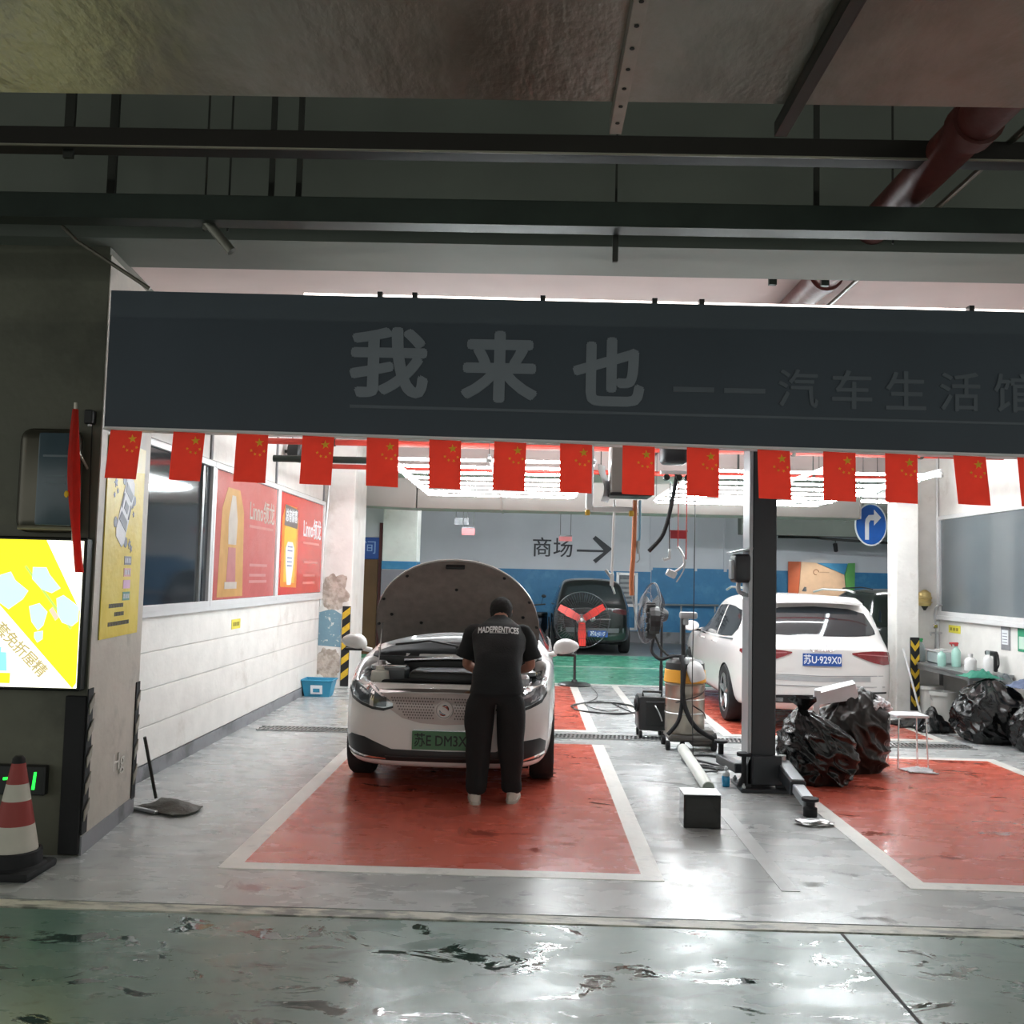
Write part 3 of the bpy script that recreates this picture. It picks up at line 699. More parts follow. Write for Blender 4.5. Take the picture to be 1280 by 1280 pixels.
# ---- white electric saloon, bonnet raised
c1 = thing('car', 'white saloon with its bonnet raised, green number plate, facing the viewer', 'car', (-.62, 7.45, 0), R(-1.0))
def bayed(zb, w, zf):
    return [(0, zb), (w*.88, zb), (w*.985, zb+.1), (w, (zb+zf)/2+.05), (w*.985, zf-.06), (w*.95, zf), (w-.085, zf-.005), (w-.10, zf-.05), (w-.11, zf-.3), (0, zf-.3)]
st = [(0, sec(.30, .40, .7, .3, .70)), (.03, sec(.225, .58, .7, .3, .765)), (.09, sec(.205, .695, .75, .3, .795)), (.18, sec(.19, .765, .8, .3, .82)), (.27, sec(.185, .80, .8, .3, .845)),
      (.275, bayed(.185, .802, .848)), (.30, bayed(.18, .81, .855)), (.55, bayed(.18, .845, .90)), (.8, bayed(.18, .86, .94)), (1.0, bayed(.18, .865, .975)),
      (1.03, sec(.18, .866, 1.0, .6, 1.0)), (1.12, sec(.18, .866, 1.02, .6, 1.03)), (1.16, sec(.18, .866, .98, .70, 1.13)), (1.75, sec(.18, .866, .97, .57, 1.44)), (2.3, sec(.18, .866, .97, .57, 1.49)), (3.2, sec(.18, .866, .98, .56, 1.45)),
      (3.85, sec(.2, .86, 1.0, .6, 1.15)), (4.0, sec(.22, .85, 1.05, .6, 1.06)), (4.4, sec(.25, .80, 1, .5, 1.0)), (4.55, sec(.3, .7, 1, .5, .9))]
me = shell(st, (.84, 3.5), .31, m_carwhite, m_under, halfw=.866)
body = obj('body', me, None, c1, smooth=True); bv = bvh_of(me)
for x, s in ((-.755, -1), (.755, 1)):
    for y in (.84, 3.5): wheel(c1, x, y, .31, .2, s)
bm = B(); box(bm, (0, 2.2, .2), (1.3, 3.6, .08)); obj('underbody', bm, m_under, c1)
hl = [(.40, .675, .70), (.47, .655, .755), (.56, .665, .81), (.66, .695, .865), (.75, .735, .895), (.785, .79, .885)]
for mi in (False, True):
    o = obj('headlamp', patch(bv, 'y', hl, 4, 6, .006, .02, mi), m_lens, c1, smooth=True)
    sg = -1 if mi else 1
    for tr_ in ([(.45, .672, .735), (.50, .668, .765), (.555, .675, .795)], [(.59, .685, .815), (.66, .705, .845), (.735, .745, .87)]):
        pj = obj('projector', patch(bv, 'y', tr_, 3, 3, .010, .012, mi), m_lensdk, o, smooth=True)
    obj('chrome_divider', patch(bv, 'y', [(.555, .668, .80), (.585, .676, .815)], 2, 3, .013, .014, mi), m_chrome, o)
    bm = patch(bv, 'y', [(.395, .665, .68), (.47, .640, .660), (.56, .648, .67), (.66, .678, .70), (.75, .715, .74), (.79, .775, .80)], 4, 1, .012, .02, mi); obj('chrome_edge', bm, m_trimblk, o)
    obj('inner_eyebrow', patch(bv, 'y', [(.47, .735, .75), (.56, .785, .80), (.66, .84, .855), (.75, .87, .885)], 4, 1, .011, .01, mi), m_chrome, o)
m_grille = M('pale_grille', 'aea29e', .3, .2, .05)  # white plastic, the red floor's reflection tinted into its grey
gt = [(-.50, .735, .765), (-.42, .655, .77), (-.32, .59, .774), (-.18, .556, .778), (0, .546, .78), (.18, .556, .778), (.32, .59, .774), (.42, .655, .77), (.50, .735, .765)]
gr = obj('grille', patch(bv, 'y', gt, 3, 5, .006, .02), m_grille, c1, smooth=True)
bm = B()
for i in range(-20, 21):
    for j in range(8):
        x = i*.021+(.0105 if j % 2 else 0); z = .595+j*.021
        if abs(x) > .44-(.76-z)*.9 or (abs(x) < .075 and abs(z-.66) < .07): continue
        h = bv.ray_cast(Vector((x, -5, z)), Vector((0, 1, 0)))[0]
        if h is None: continue
        s_ = .0075
        add(bm, [(x-s_, h.y-.009, z), (x, h.y-.009, z-s_), (x+s_, h.y-.009, z), (x, h.y-.009, z+s_), (x, h.y, z)], [(0, 1, 2, 3), (0, 4, 1), (1, 4, 2), (2, 4, 3), (3, 4, 0)])
obj('grille_diamonds', bm, M('grille_dots', '5b4f4e', .4), gr, kind='stuff')
obj('bonnet_edge_trim', patch(bv, 'y', [(-.52, .772, .795), (-.3, .783, .803), (0, .788, .808), (.3, .783, .803), (.52, .772, .795)], 6, 2, .012, .03), m_chrome, c1, smooth=True)
h = bv.ray_cast(Vector((0, -5, .66)), Vector((0, 1, 0)))[0]
bm = B(); lathe(bm, [(0, .012), (.055, .012), (.060, .022), (.068, .022), (.072, .0)], h-Vector((0, .004, 0)), 26, Matrix.Rotation(R(90), 3, 'X')); em = obj('emblem', bm, M('emblem_satin', 'b9b0ad', .3, .4), c1, smooth=True)
bm = B()
for s in (0, PI):
    tube(bm, [h+Vector((math.cos(s+a)*.034, -.02, math.sin(s+a)*.034)) for a in [i*.22 for i in range(10)]], [.004+.008*math.sin(i*.34) for i in range(10)], 6)
obj('swirl', bm, m_chrome, em, smooth=True)
plate(c1, 0, -.008, .428, .48, .14, M('plate_green', '45724f', .4, var=.05), '苏E DM3X2', M('plate_black_ink', '15201a', .5), .11, sx=.82)
bm = B(); box(bm, (0, .0, .503), (.47, .03, .012), .003); obj('plate_bar', bm, m_chrome, c1)
lw = [(-.80, .315, .40), (-.74, .28, .445), (-.62, .27, .435), (-.5, .265, .39), (-.40, .262, .352), (0, .26, .345), (.40, .262, .352), (.5, .265, .39), (.62, .27, .435), (.74, .28, .445), (.80, .315, .40)]
lo = obj('lower_intake', patch(bv, 'y', lw, 3, 4, .006, .02), m_trimblk, c1, smooth=True)
for mi in (False, True): obj('chrome_blade', patch(bv, 'y', [(.44, .272, .282), (.62, .28, .295), (.78, .312, .332)], 4, 1, .014, .012, mi), m_chrome, lo)
obj('intake_bar', patch(bv, 'y', [(-.45, .292, .30), (0, .29, .298), (.45, .292, .30)], 4, 1, .012, .01), M('intake_bar_grey', '3c3d3e', .3), lo)
obj('windscreen', patch(bv, 'y', [(-.66, 1.07, 1.16), (-.58, 1.06, 1.38), (-.3, 1.045, 1.41), (0, 1.04, 1.42), (.3, 1.045, 1.41), (.58, 1.06, 1.38), (.66, 1.07, 1.16)], 4, 8, .004, .01), m_wind, c1, smooth=True)
for a, b2 in (((-.55, 1.03, 1.075), (.05, 1.06, 1.065)), ((-.02, 1.02, 1.06), (.55, 1.07, 1.075))):
    bm = B(); tube(bm, [a, ((a[0]+b2[0])/2, 1.08, 1.11), b2], .009, 6); obj('wiper', bm, m_black, c1)
for s in (-1, 1):
    bm = B()
    for v in bmesh.ops.create_icosphere(bm, subdivisions=3, radius=1)['verts']:
        x, y, z = v.co; y = max(y, -.9) if y < 0 else min(y, .55)
        v.co = Vector((s*(.955+x*.115+(z*.02)), 1.24+y*.085, 1.075+z*.075*(1-.25*x)))
    mr = obj('door_mirror', bm, m_carwhite, c1, smooth='all')
    bm = B(); tube(bm, [(s*.80, 1.27, 1.0), (s*.87, 1.25, 1.015), (s*.90, 1.25, 1.04)], .022, 8); obj('mirror_arm', bm, m_carwhite, mr, smooth=True)
    bm = B(); box(bm, (s*.955, 1.235, 1.008), (.17, .1, .02), .008); obj('mirror_base', bm, m_trimblk, mr)
for ax, s in (('x', -1), ('X', 1)):
    obj('side_window', patch(bv, ax, [(1.5, 1.02, 1.12), (1.85, 1.02, 1.34), (2.3, 1.02, 1.38), (3.0, 1.03, 1.36), (3.4, 1.05, 1.2)], 4, 5, .004, .01), m_carglass, c1, smooth=True)
obj('cowl_panel', patch(bv, 'z', [(-.74, 1.01, 1.10), (-.6, 1.0, 1.14), (0, .99, 1.15), (.6, 1.0, 1.14), (.74, 1.01, 1.10)], 4, 4, .008, .02), m_trimblk, c1, smooth=True)
# engine bay
bm = B(); box(bm, (0, .63, .66), (1.40, .66, .26), .02); obj('engine_bay_tray', bm, M('engine_plastic', '191b1d', .5, var=.15), c1)
bm = B(); box(bm, (.05, .66, .845), (.78, .5, .12), .03, seg=2); obj('engine_cover', bm, m_black, c1, smooth=True)
bm = B(); box(bm, (-.50, .72, .84), (.22, .26, .14), .015); bt = obj('battery', bm, M('battery_grey', '5e6366', .4), c1)
bm = B(); box(bm, (-.50, .72, .918), (.2, .1, .02), .004); obj('battery_clamp', bm, m_chrome, bt)
bm = B(); lathe(bm, [(0, 0), (.07, 0), (.08, .05), (.07, .11), (.035, .12), (.035, .15), (0, .15)], (-.58, .45, .79), 14); obj('washer_tank', bm, M('translucent_tank', 'c7c6bd', .4), c1, smooth=True)
bm = B(); lathe(bm, [(0, 0), (.09, 0), (.095, .03), (.05, .05), (.03, .07), (0, .07)], (.60, .8, .86), 16); obj('strut_top', bm, m_steel, c1, smooth=True); bm = B(); lathe(bm, [(0, 0), (.09, 0), (.095, .03), (.05, .05), (.03, .07), (0, .07)], (-.63, .85, .88), 16); obj('strut_top', bm, m_steel, c1, smooth=True)
bm = B(); box(bm, (.56, .5, .83), (.16, .2, .12), .02); obj('fuse_box', bm, m_steel, c1)
for k, pts in enumerate((((-.6, .4, .82), (-.3, .36, .84), (.0, .40, .83), (.3, .36, .84), (.55, .42, .84)), ((-.45, .9, .95), (0, .94, .97), (.45, .9, .95)))):
    bm = B(); tube(bm, smooth_path(pts), .014+.006*k, 8); obj('hose', bm, m_rubber if k == 0 else m_chrome, c1, smooth=True)
bm = B(); box(bm, (0, .985, .90), (1.36, .03, .16), .005); obj('firewall', bm, m_trimblk, c1)
bm = B(); box(bm, (0, .29, .80), (1.1, .07, .05), .01); obj('slam_panel', bm, m_trimblk, c1)
# raised bonnet
ang = R(51); dv = Vector((0, -math.cos(ang), math.sin(ang))); nv_ = Vector((0, math.sin(ang), math.cos(ang))); hg = Vector((0, 1.10, 1.055))
def bon(u, v, off):
    uu = math.sin((2*u-1)*PI/2)
    L0 = .10*(1-uu*uu); L1 = .925*(.32+.69*math.sqrt(max(0, 1-abs(uu)**2.2)))
    l = L0+(L1-L0)*v
    hw = .70+.012*math.sin(min(1, l/.4)*PI)
    return hg+Vector((uu*hw, 0, 0))+dv*l+nv_*(.07*(1-uu*uu)-.02*v*v+off)
bm = B(); gridf(bm, lambda u, v: bon(u, v, .03), 40, 16, -nv_*.012); hood = obj('bonnet', bm, m_carwhite, c1, smooth=True)
m_liner = M('bonnet_insulation', '857b76', .75, var=.12, scale=14, bump=.2)
def lin_(u, v): 
    u2 = .012+.976*u; v2 = .015+.97*v
    rib = .014*(1 if .10 < u2 < .90 and .10 < v2 < .80 else 0)
    return bon(u2, v2, .014-rib*min(1, 6*min(u2-.1, .9-u2, v2-.1, .8-v2)) if rib else .014)
bm = B(); gridf(bm, lin_, 40, 26, -nv_*.006); ln = obj('bonnet_liner', bm, m_liner, hood, smooth=True)
for u, v in ((.15, .9), (.3, .93), (.7, .93), (.85, .9), (.08, .55), (.92, .55), (.5, .62), (.2, .5), (.8, .5), (.35, .2), (.65, .2)):
    p = bon(u, v, -.008 if .1 < u < .9 and v < .8 else .006); bm = B(); lathe(bm, [(0, -.006), (.012, -.004), (.016, .004)], p, 10, Vector((0, 0, -1)).rotation_difference(-nv_).to_matrix()); obj('clip', bm, m_black, ln)
p0, p1 = bon(.5, .9, -.002), bon(.5, .96, -.002)
bm = B(); box(bm, (p0+p1)/2, (.16, .02, .05), .005, Matrix.Rotation(ang*0+R(-39), 3, 'X')); obj('latch', bm, m_black, hood)
a = bon(.13, .45, 0)
bm = B(); tube(bm, [(-.60, .42, .86), a], .006, 6); obj('prop_rod', bm, m_steel, c1)
for s in (0.02, .98):
    bm = B(); tube(bm, [bon(s, .05, 0)+Vector((0, 0, -.02)), bon(s, .02, 0)-Vector((0, -.02, .1))], .014, 6); obj('hinge', bm, m_carwhite, hood)

# ---- white SUV seen from behind
def suv(name, lab, loc, mat, sxx=1, szz=1, rz=0):
    c = thing(name, lab, 'car', loc, rz)
    raw = [(0, .40, .60, .97), (.025, .33, .72, 1.0), (.07, .28, .80, 1.025)]
    S = [(y, sec(zb, w, zt_, .5, zt_)) for y, zb, w, zt_ in raw]
    S += [(.13, sec(.25, .815, 1.0, .70, 1.15)), (.24, sec(.24, .855, 1.0, .69, 1.33)), (.38, sec(.23, .888, 1.0, .68, 1.50)), (.5, sec(.22, .905, 1.0, .68, 1.555)), (.8, sec(.22, .925, 1.0, .68, 1.585)),
          (1.6, sec(.22, .925, .98, .68, 1.60)), (2.3, sec(.22, .925, .97, .67, 1.575)), (2.75, sec(.22, .92, .96, .64, 1.42)), (3.2, sec(.22, .92, .98, .66, 1.14)), (3.3, sec(.22, .915, 1.08, .6, 1.07)),
          (3.9, sec(.22, .90, 1, .6, .98)), (4.25, sec(.24, .82, .9, .5, .86)), (4.42, sec(.28, .68, .8, .4, .74)), (4.48, sec(.34, .5, .8, .4, .64))]
    S = [(y, [(x*sxx, z*szz) for x, z in p]) for y, p in S]
    me = shell(S, (.92, 3.58), .345, mat, m_under, halfw=.925*sxx)
    obj('body', me, None, c, smooth=True); bv = bvh_of(me)
    for s in (-1, 1):
        for y in (.92, 3.58): wheel(c, s*.815*sxx, y, .345, .22, s, 5)
    bm = B(); box(bm, (0, 2.2, .26), (1.4*sxx, 3.7, .08)); obj('underbody', bm, m_under, c)
    for ax in 'xX':
        obj('side_window', patch(bv, ax, [(.62, 1.16*szz, 1.26*szz), (.78, 1.06*szz, 1.38*szz), (1.25, 1.035*szz, 1.42*szz), (1.62, 1.03*szz, 1.43*szz)], 4, 5, .004, .01), m_carglass, c, smooth=True)
        obj('side_window', patch(bv, ax, [(1.70, 1.03*szz, 1.43*szz), (2.2, 1.02*szz, 1.41*szz), (2.55, 1.015*szz, 1.30*szz), (2.9, 1.01*szz, 1.08*szz)], 4, 5, .004, .01), m_carglass, c, smooth=True)
        obj('window_trim', patch(bv, ax, [(.66, 1.02*szz, 1.04*szz), (1.6, .995*szz, 1.012*szz), (2.95, .99*szz, 1.005*szz)], 5, 1, .008, .012), m_chrome if mat is m_carwhite else m_trimblk, c)
        obj('arch_trim', patch(bv, ax, [(1.35, .25, .30), (2.2, .25, .31), (3.15, .25, .30)], 4, 1, .006, .012), m_trimblk, c)
    return c, bv
c2, bv = suv('car', 'white sport utility car seen from behind, blue number plate', (3.36, 11.05, 0), m_carwhite, 1.0, .98)
obj('rear_window', patch(bv, 'y', [(-.66, 1.13, 1.17), (-.58, 1.11, 1.36), (-.4, 1.10, 1.41), (0, 1.095, 1.43), (.4, 1.10, 1.41), (.58, 1.11, 1.36), (.66, 1.13, 1.17)], 4, 8, .005, .012), m_carglass, c2, smooth=True)
bm = B(); gridf(bm, lambda u, v: Vector(((2*u-1)*.55, .27+.26*v-.03*(1-(2*u-1)**2), 1.452+.06*v+.022*(1-(2*u-1)**2))), 14, 4, (0, 0, .025)); obj('spoiler', bm, m_carwhite, c2, smooth=True)
for s in (-1, 1):
    mi = s < 0
    t = obj('tail_lamp', patch(bv, 'y', [(.34, .905, .92), (.45, .86, .935), (.58, .815, .945), (.70, .79, .945), (.79, .80, .935)], 5, 5, .010, .03, mi), m_tail, c2, smooth=True)
    obj('lamp_bar', patch(bv, 'y', [(.40, .905, .913), (.6, .895, .905), (.76, .885, .897)], 4, 1, .015, .01, mi), M('lamp_bar_pink', 'b56a70', .2), t)
    o = obj('tail_lamp', patch(bv, 'x' if mi else 'X', [(.10, .83, .93), (.22, .86, .93), (.32, .89, .92)], 4, 3, .008, .02), m_tail, c2, smooth=True)
    obj('reflector', patch(bv, 'y', [(.55, .465, .485), (.74, .47, .49)], 4, 1, .008, .012, mi), m_trimblk, c2)
    bm = B()
    for v in bmesh.ops.create_icosphere(bm, subdivisions=3, radius=1)['verts']:
        x, y, z = v.co; y = max(y, -.6) if y < 0 else min(y, .9)
        v.co = Vector((s*(1.02+x*.12), 2.78+y*.09, 1.06+z*.075))
    mr = obj('door_mirror', bm, m_carwhite, c2, smooth='all')
    bm = B(); box(bm, (s*.93, 2.8, 1.0), (.12, .06, .03), .01); obj('mirror_arm', bm, m_trimblk, mr)
    bm = B(); tube(bm, [(s*.60, .7, 1.60), (s*.61, 1.0, 1.625), (s*.61, 2.0, 1.625), (s*.60, 2.35, 1.585)], .014, 8); obj('roof_rail', bm, m_steel, c2, smooth=True)
    for y in (1.45, 2.3):
        bm = B(); tube(bm, [(s*.935, y-.1, .93), (s*.96, y-.06, .935), (s*.96, y+.06, .935), (s*.935, y+.1, .93)], .012, 6); obj('door_handle', bm, m_carwhite, c2, smooth=True)
    for y in (.66, 1.66, 2.72):
        pass
obj('hatch_crease', patch(bv, 'y', [(-.70, .665, .672), (0, .648, .655), (.70, .665, .672)], 5, 1, .004, .01), M('shut_line', '8d8f92', .5), c2)
obj('bumper_recess', patch(bv, 'y', [(-.55, .60, .655), (0, .585, .64), (.55, .60, .655)], 5, 2, .003, .01), M('bumper_recess_grey', 'a9acae', .3), c2)
obj('bumper_line', patch(bv, 'y', [(-.72, .54, .548), (0, .53, .538), (.72, .54, .548)], 5, 1, .005, .01), M('shut_line', '8d8f92'), c2)
obj('diffuser', patch(bv, 'y', [(-.66, .36, .42), (-.5, .34, .43), (0, .335, .44), (.5, .34, .43), (.66, .36, .42)], 4, 3, .010, .03), m_trimblk, c2)
for s in (-1, 1): obj('exhaust_trim', patch(bv, 'y', [(.44, .355, .40), (.60, .365, .40)], 3, 1, .02, .02, s < 0), m_chrome, c2)
h = bv.ray_cast(Vector((0, -5, .845)), Vector((0, 1, 0)))[0]
plate(c2, 0, h.y-.006, .835, .44, .14, M('plate_blue', '1f4f9c', .4, var=.06), '苏U·929X0', M('plate_white_ink', 'e8ecf2', .4), .115, sx=.80)
bm = B()
for k in range(4):
    cx = -.096+k*.064; tube(bm, [(cx+.042*math.cos(a_), bv.ray_cast(Vector((cx+.042*math.cos(a_), -5, .965+.036*math.sin(a_))), Vector((0, 1, 0)))[0].y-.006, .965+.036*math.sin(a_)) for a_ in [2*PI*i/22 for i in range(22)]], .0035, 6, True)
obj('ring_emblem', bm, m_chrome, c2, smooth=True)
bm = B(); box(bm, (0, .52, 1.455), (.3, .06, .012), .003); obj('brake_lamp', bm, m_tail, c2)
bm = B(); prism(bm, [(0, 0), (.14, 0), (.03, .055), (.015, .055)], .02, T(.01, .72, 1.60) @ FRX); obj('roof_antenna', bm, m_trimblk, c2)
bm = B(); tube(bm, [(0, .15, 1.12), (.25, .17, 1.14), (.3, .165, 1.125)], .007, 6); obj('wiper', bm, m_black, c2)
# ---- black SUV by the back wall and dark car beside it
c3, bv = suv('car', 'black sport utility car parked near the back wall, behind the red fan', (1.45, 21.42, 0), m_carblack, .97, 1.06)
obj('rear_window', patch(bv, 'y', [(-.62, 1.22, 1.28), (-.55, 1.2, 1.48), (0, 1.19, 1.55), (.55, 1.2, 1.48), (.62, 1.22, 1.28)], 4, 8, .005, .012), m_carglass, c3, smooth=True)
for s in (-1, 1): obj('tail_lamp', patch(bv, 'y', [(.45, .95, 1.0), (.65, .9, 1.02), (.76, .9, 1.0)], 4, 3, .01, .03, s < 0), M('dim_tail', '3a1518', .2), c3, smooth=True)
h = bv.ray_cast(Vector((.1, -5, .47)), Vector((0, 1, 0)))[0]
plate(c3, .12, h.y-.006, .47, .44, .14, MATS['plate_blue'], '苏E·J115', MATS['plate_white_ink'], .115, sx=.84)
obj('chrome_strip', patch(bv, 'y', [(-.4, .785, .805), (0, .78, .80), (.4, .785, .805)], 4, 1, .012, .02), m_chrome, c3)
hh = bv.ray_cast(Vector((0, -5, .80)), Vector((0, 1, 0)))[0]
bm = B(); lathe(bm, [(0, .02), (.06, .016), (.07, 0)], hh, 18, Matrix.Rotation(R(90), 3, 'X')); obj('emblem', bm, m_chrome, c3, smooth=True)
obj('bumper_band', patch(bv, 'y', [(-.7, .50, .60), (0, .49, .59), (.7, .50, .60)], 4, 2, .006, .02), M('bumper_grey', '54575a', .4), c3)
c4, bv = suv('car', 'dark car half hidden behind the white SUV and the white column', (6.75, 16.6, 0), m_carnavy, 1.0, 1.02)
for s in (-1, 1):
    bm = B(); tube(bm, [(s*.6, .7, 1.62), (s*.61, 1.2, 1.65), (s*.6, 2.3, 1.62)], .012, 6); obj('roof_rail', bm, m_trimblk, c4)

# ================================================================ PERSON BENDING OVER THE CAR
def skin(chains, root, lv=2, name='skin'):
    """chains: lists of (point, radius) ; chains may start at an existing point key"""
    bm = bmesh.new(); lay = bm.verts.layers.skin.verify(); V = {}
    for ch in chains:
        prev = None
        for k, p, r in ch:
            if k in V: v = V[k]
            else:
                v = bm.verts.new(p); V[k] = v; v[lay].radius = (r if isinstance(r, tuple) else (r, r))
                if k == root: v[lay].use_root = True
            if prev is not None and prev is not v:
                try: bm.edges.new((prev, v))
                except ValueError: pass
            prev = v
    me = bpy.data.meshes.new('tmp'); bm.to_mesh(me); bm.free()
    o = bpy.data.objects.new('tmp', me); COL.objects.link(o)
    s = o.modifiers.new('k', 'SKIN'); s.use_smooth_shade = True; s.branch_smoothing = .6
    u = o.modifiers.new('s', 'SUBSURF'); u.levels = u.render_levels = lv
    r = evaluated(o); bpy.data.objects.remove(o); bpy.data.meshes.remove(me); return r
m_skin = M('skin', '9a6c58', .55, var=.06, scale=12)
m_shirt = M('black_tshirt', '101214', .85, var=.12, scale=20, bump=.15)
m_pants = M('black_trousers', '0f1113', .85, var=.12, scale=18, bump=.15)
pe = thing('person', 'person in black T-shirt and trousers, back turned, bending over the open bonnet', 'person', (-.215, 7.27, 0))
HIP = Vector((0, .0, .90)); 
sp = [Vector((0, .0, .92)), Vector((0, .08, 1.03)), Vector((0, .20, 1.14)), Vector((0, .32, 1.245)), Vector((0, .385, 1.30))]
NECK = Vector((.005, .43, 1.34)); HEAD0 = Vector((.005, .485, 1.385)); HEAD1 = Vector((.005, .535, 1.455)); HEAD2 = Vector((.005, .55, 1.50))
sho = {s: Vector((s*.185, .33, 1.255)) for s in (-1, 1)}
elb = {-1: Vector((-.255, .33, 1.00)), 1: Vector((.255, .33, 1.00))}
wri = {-1: Vector((-.145, .52, .92)), 1: Vector((.17, .54, .94))}
hip = {s: Vector((s*.10, .01, .86)) for s in (-1, 1)}
kne = {-1: Vector((-.125, .02, .48)), 1: Vector((.11, .03, .48))}
ank = {-1: Vector((-.135, .03, .09)), 1: Vector((.125, .10, .09))}
toe = {-1: Vector((-.15, .17, .045)), 1: Vector((.14, .24, .045))}
ch = [[('p', sp[0], .115), ('s1', sp[1], .115), ('s2', sp[2], .125), ('s3', sp[3], .115), ('s4', sp[4], .07), ('n', NECK, .052), ('h0', HEAD0, (.072, .08)), ('h1', HEAD1, (.082, .095)), ('h2', HEAD2, (.06, .07))]]
for s in (-1, 1):
    k = str(s)
    ch.append([('s3', 0, 0), ('sh'+k, sho[s], .06), ('ua'+k, sho[s].lerp(elb[s], .5), .048), ('el'+k, elb[s], .042), ('fa'+k, elb[s].lerp(wri[s], .4), .040), ('wr'+k, wri[s], .027)])
    fwd = (wri[s]-elb[s]).normalized(); palm = wri[s]+fwd*.05; out = Vector((s, 0, 0)); side = fwd.cross(Vector((0, 0, 1))).normalized()
    ch.append([('wr'+k, 0, 0), ('pa'+k, palm, (.034, .022)), ('pb'+k, palm+fwd*.04, (.036, .018))])
    for i, (o_, L_) in enumerate(((-.030, .062), (-.010, .074), (.011, .070), (.031, .055))):
        b0 = palm+fwd*.05+side*o_; d1 = (fwd+Vector((0, 0, -.35))).normalized(); d2 = (fwd*.5+Vector((0, 0, -1))).normalized()
        ch.append([('pb'+k, 0, 0), (f'f{i}a'+k, b0+fwd*.012, .0095), (f'f{i}b'+k, b0+d1*L_*.55, .009), (f'f{i}c'+k, b0+d1*L_*.55+d2*L_*.5, .0075)])
    tb = palm-side*.032*s
    ch.append([('pa'+k, 0, 0), ('t0'+k, palm-side*.03*s+fwd*.01, .012), ('t1'+k, palm-side*.058*s+fwd*.035, .0105), ('t2'+k, palm-side*.062*s+fwd*.062+Vector((0, 0, -.012)), .0085)])
    ch.append([('p', 0, 0), ('hi'+k, hip[s], .095), ('th'+k, hip[s].lerp(kne[s], .45), .078), ('kn'+k, kne[s], .055), ('ca'+k, kne[s].lerp(ank[s], .35), .054), ('an'+k, ank[s], .036), ('to'+k, toe[s], (.04, .025))])
body_me = skin(ch, 'p'); obj('body', body_me, m_skin, pe, smooth='all')
# head detail: ears, nose and brow face away from the viewer but are there
bm = B()
for s in (-1, 1): blob(bm, HEAD0+Vector((s*.080, .03, .035)), (.012, .022, .032), 2)
blob(bm, HEAD0+Vector((0, .125, .0)), (.014, .02, .022), 2)
obj('ears_and_nose', bm, m_skin, pe, smooth='all')
bm = B(); blob(bm, HEAD0+Vector((.0, .105, -.035)), (.028, .012, .008), 2); obj('mouth', bm, M('lips', '7d4a44', .5), pe, smooth='all')
bm = B()
for s in (-1, 1): blob(bm, HEAD0+Vector((s*.032, .112, .03)), (.013, .01, .009), 2)
obj('eyes', bm, M('eye_white', 'd8d6d2', .3), pe, smooth='all')
bm = B()
for v in bmesh.ops.create_icosphere(bm, subdivisions=4, radius=1)['verts']:
    d_ = v.co.copy(); n_ = 1+.05*noise.noise(d_*9)+.03*noise.noise(d_*25)
    z = d_.z
    p = Vector((d_.x*.092, d_.y*.108, z*(.105 if z > 0 else .125)))*n_
    if d_.y > .35 and z < .55: p *= .80          # face side tucked in
    if z < -.45 and d_.y > -.2: p *= .86
    v.co = HEAD1+Vector((0, -.012, -.03))+p
obj('hair', bm, M('short_black_hair', '151312', .8, var=.3, scale=60, bump=.6), pe, smooth='all')
# T-shirt
SR = [((0, -.005, .83), .205, .165, 0), ((0, .01, .92), .188, .152, 8), ((0, .07, 1.02), .180, .142, 25), ((0, .16, 1.115), .190, .132, 40), ((0, .255, 1.20), .210, .120, 46), ((0, .325, 1.258), .205, .102, 48), ((0, .375, 1.30), .145, .084, 46), ((0, .425, 1.345), .080, .068, 42)]
bm = B(); rings = []
for k in range(29):
    t = k/28*(len(SR)-1); i = min(int(t), len(SR)-2); f_ = t-i; f_ = f_
    (c0, a0, b0, g0), (c1_, a1, b1, g1) = SR[i], SR[i+1]
    c = Vector(c0).lerp(Vector(c1_), f_); a_, b_2, g = a0+(a1-a0)*f_, b0+(b1-b0)*f_, R(g0+(g1-g0)*f_)
    ring = []
    for j in range(40):
        q = 2*PI*j/40; cx = math.copysign(abs(math.cos(q))**.8, math.cos(q)); sy = math.copysign(abs(math.sin(q))**.8, math.sin(q))
        y, z = sy*b_2*math.cos(g), -sy*b_2*math.sin(g)
        ring.append(bm.verts.new(c+Vector((cx*a_, y, z))))
    rings.append(ring)
for q, w in zip(rings, rings[1:]):
    for j in range(40): bm.faces.new((q[j], q[(j+1) % 40], w[(j+1) % 40], w[j]))
for s in (-1, 1):
    p0, p1 = Vector((s*.11, .30, 1.235)), sho[s]+Vector((s*.005, .0, -.015))
    tube(bm, smooth_path([p0, p1, sho[s].lerp(elb[s], .4)+Vector((s*.012, 0, 0)), sho[s].lerp(elb[s], .80)+Vector((s*.014, 0, 0))], 5), [.075, .076, .077, .078, .079, .08]+[.081]*3+[.080]*4+[.086]*3, 18)
bmesh.ops.recalc_face_normals(bm, faces=bm.faces)
sm = bpy.data.meshes.new('shirt'); bm.to_mesh(sm); bm.free()
for v in sm.vertices:
    n_ = noise.noise(Vector((v.co.x*9, v.co.y*6, v.co.z*13)))*.012+noise.noise(v.co*26)*.004
    v.co += v.normal*n_
shirt = obj('tshirt', sm, m_shirt, pe, smooth='all'); bvs = bvh_of(sm)
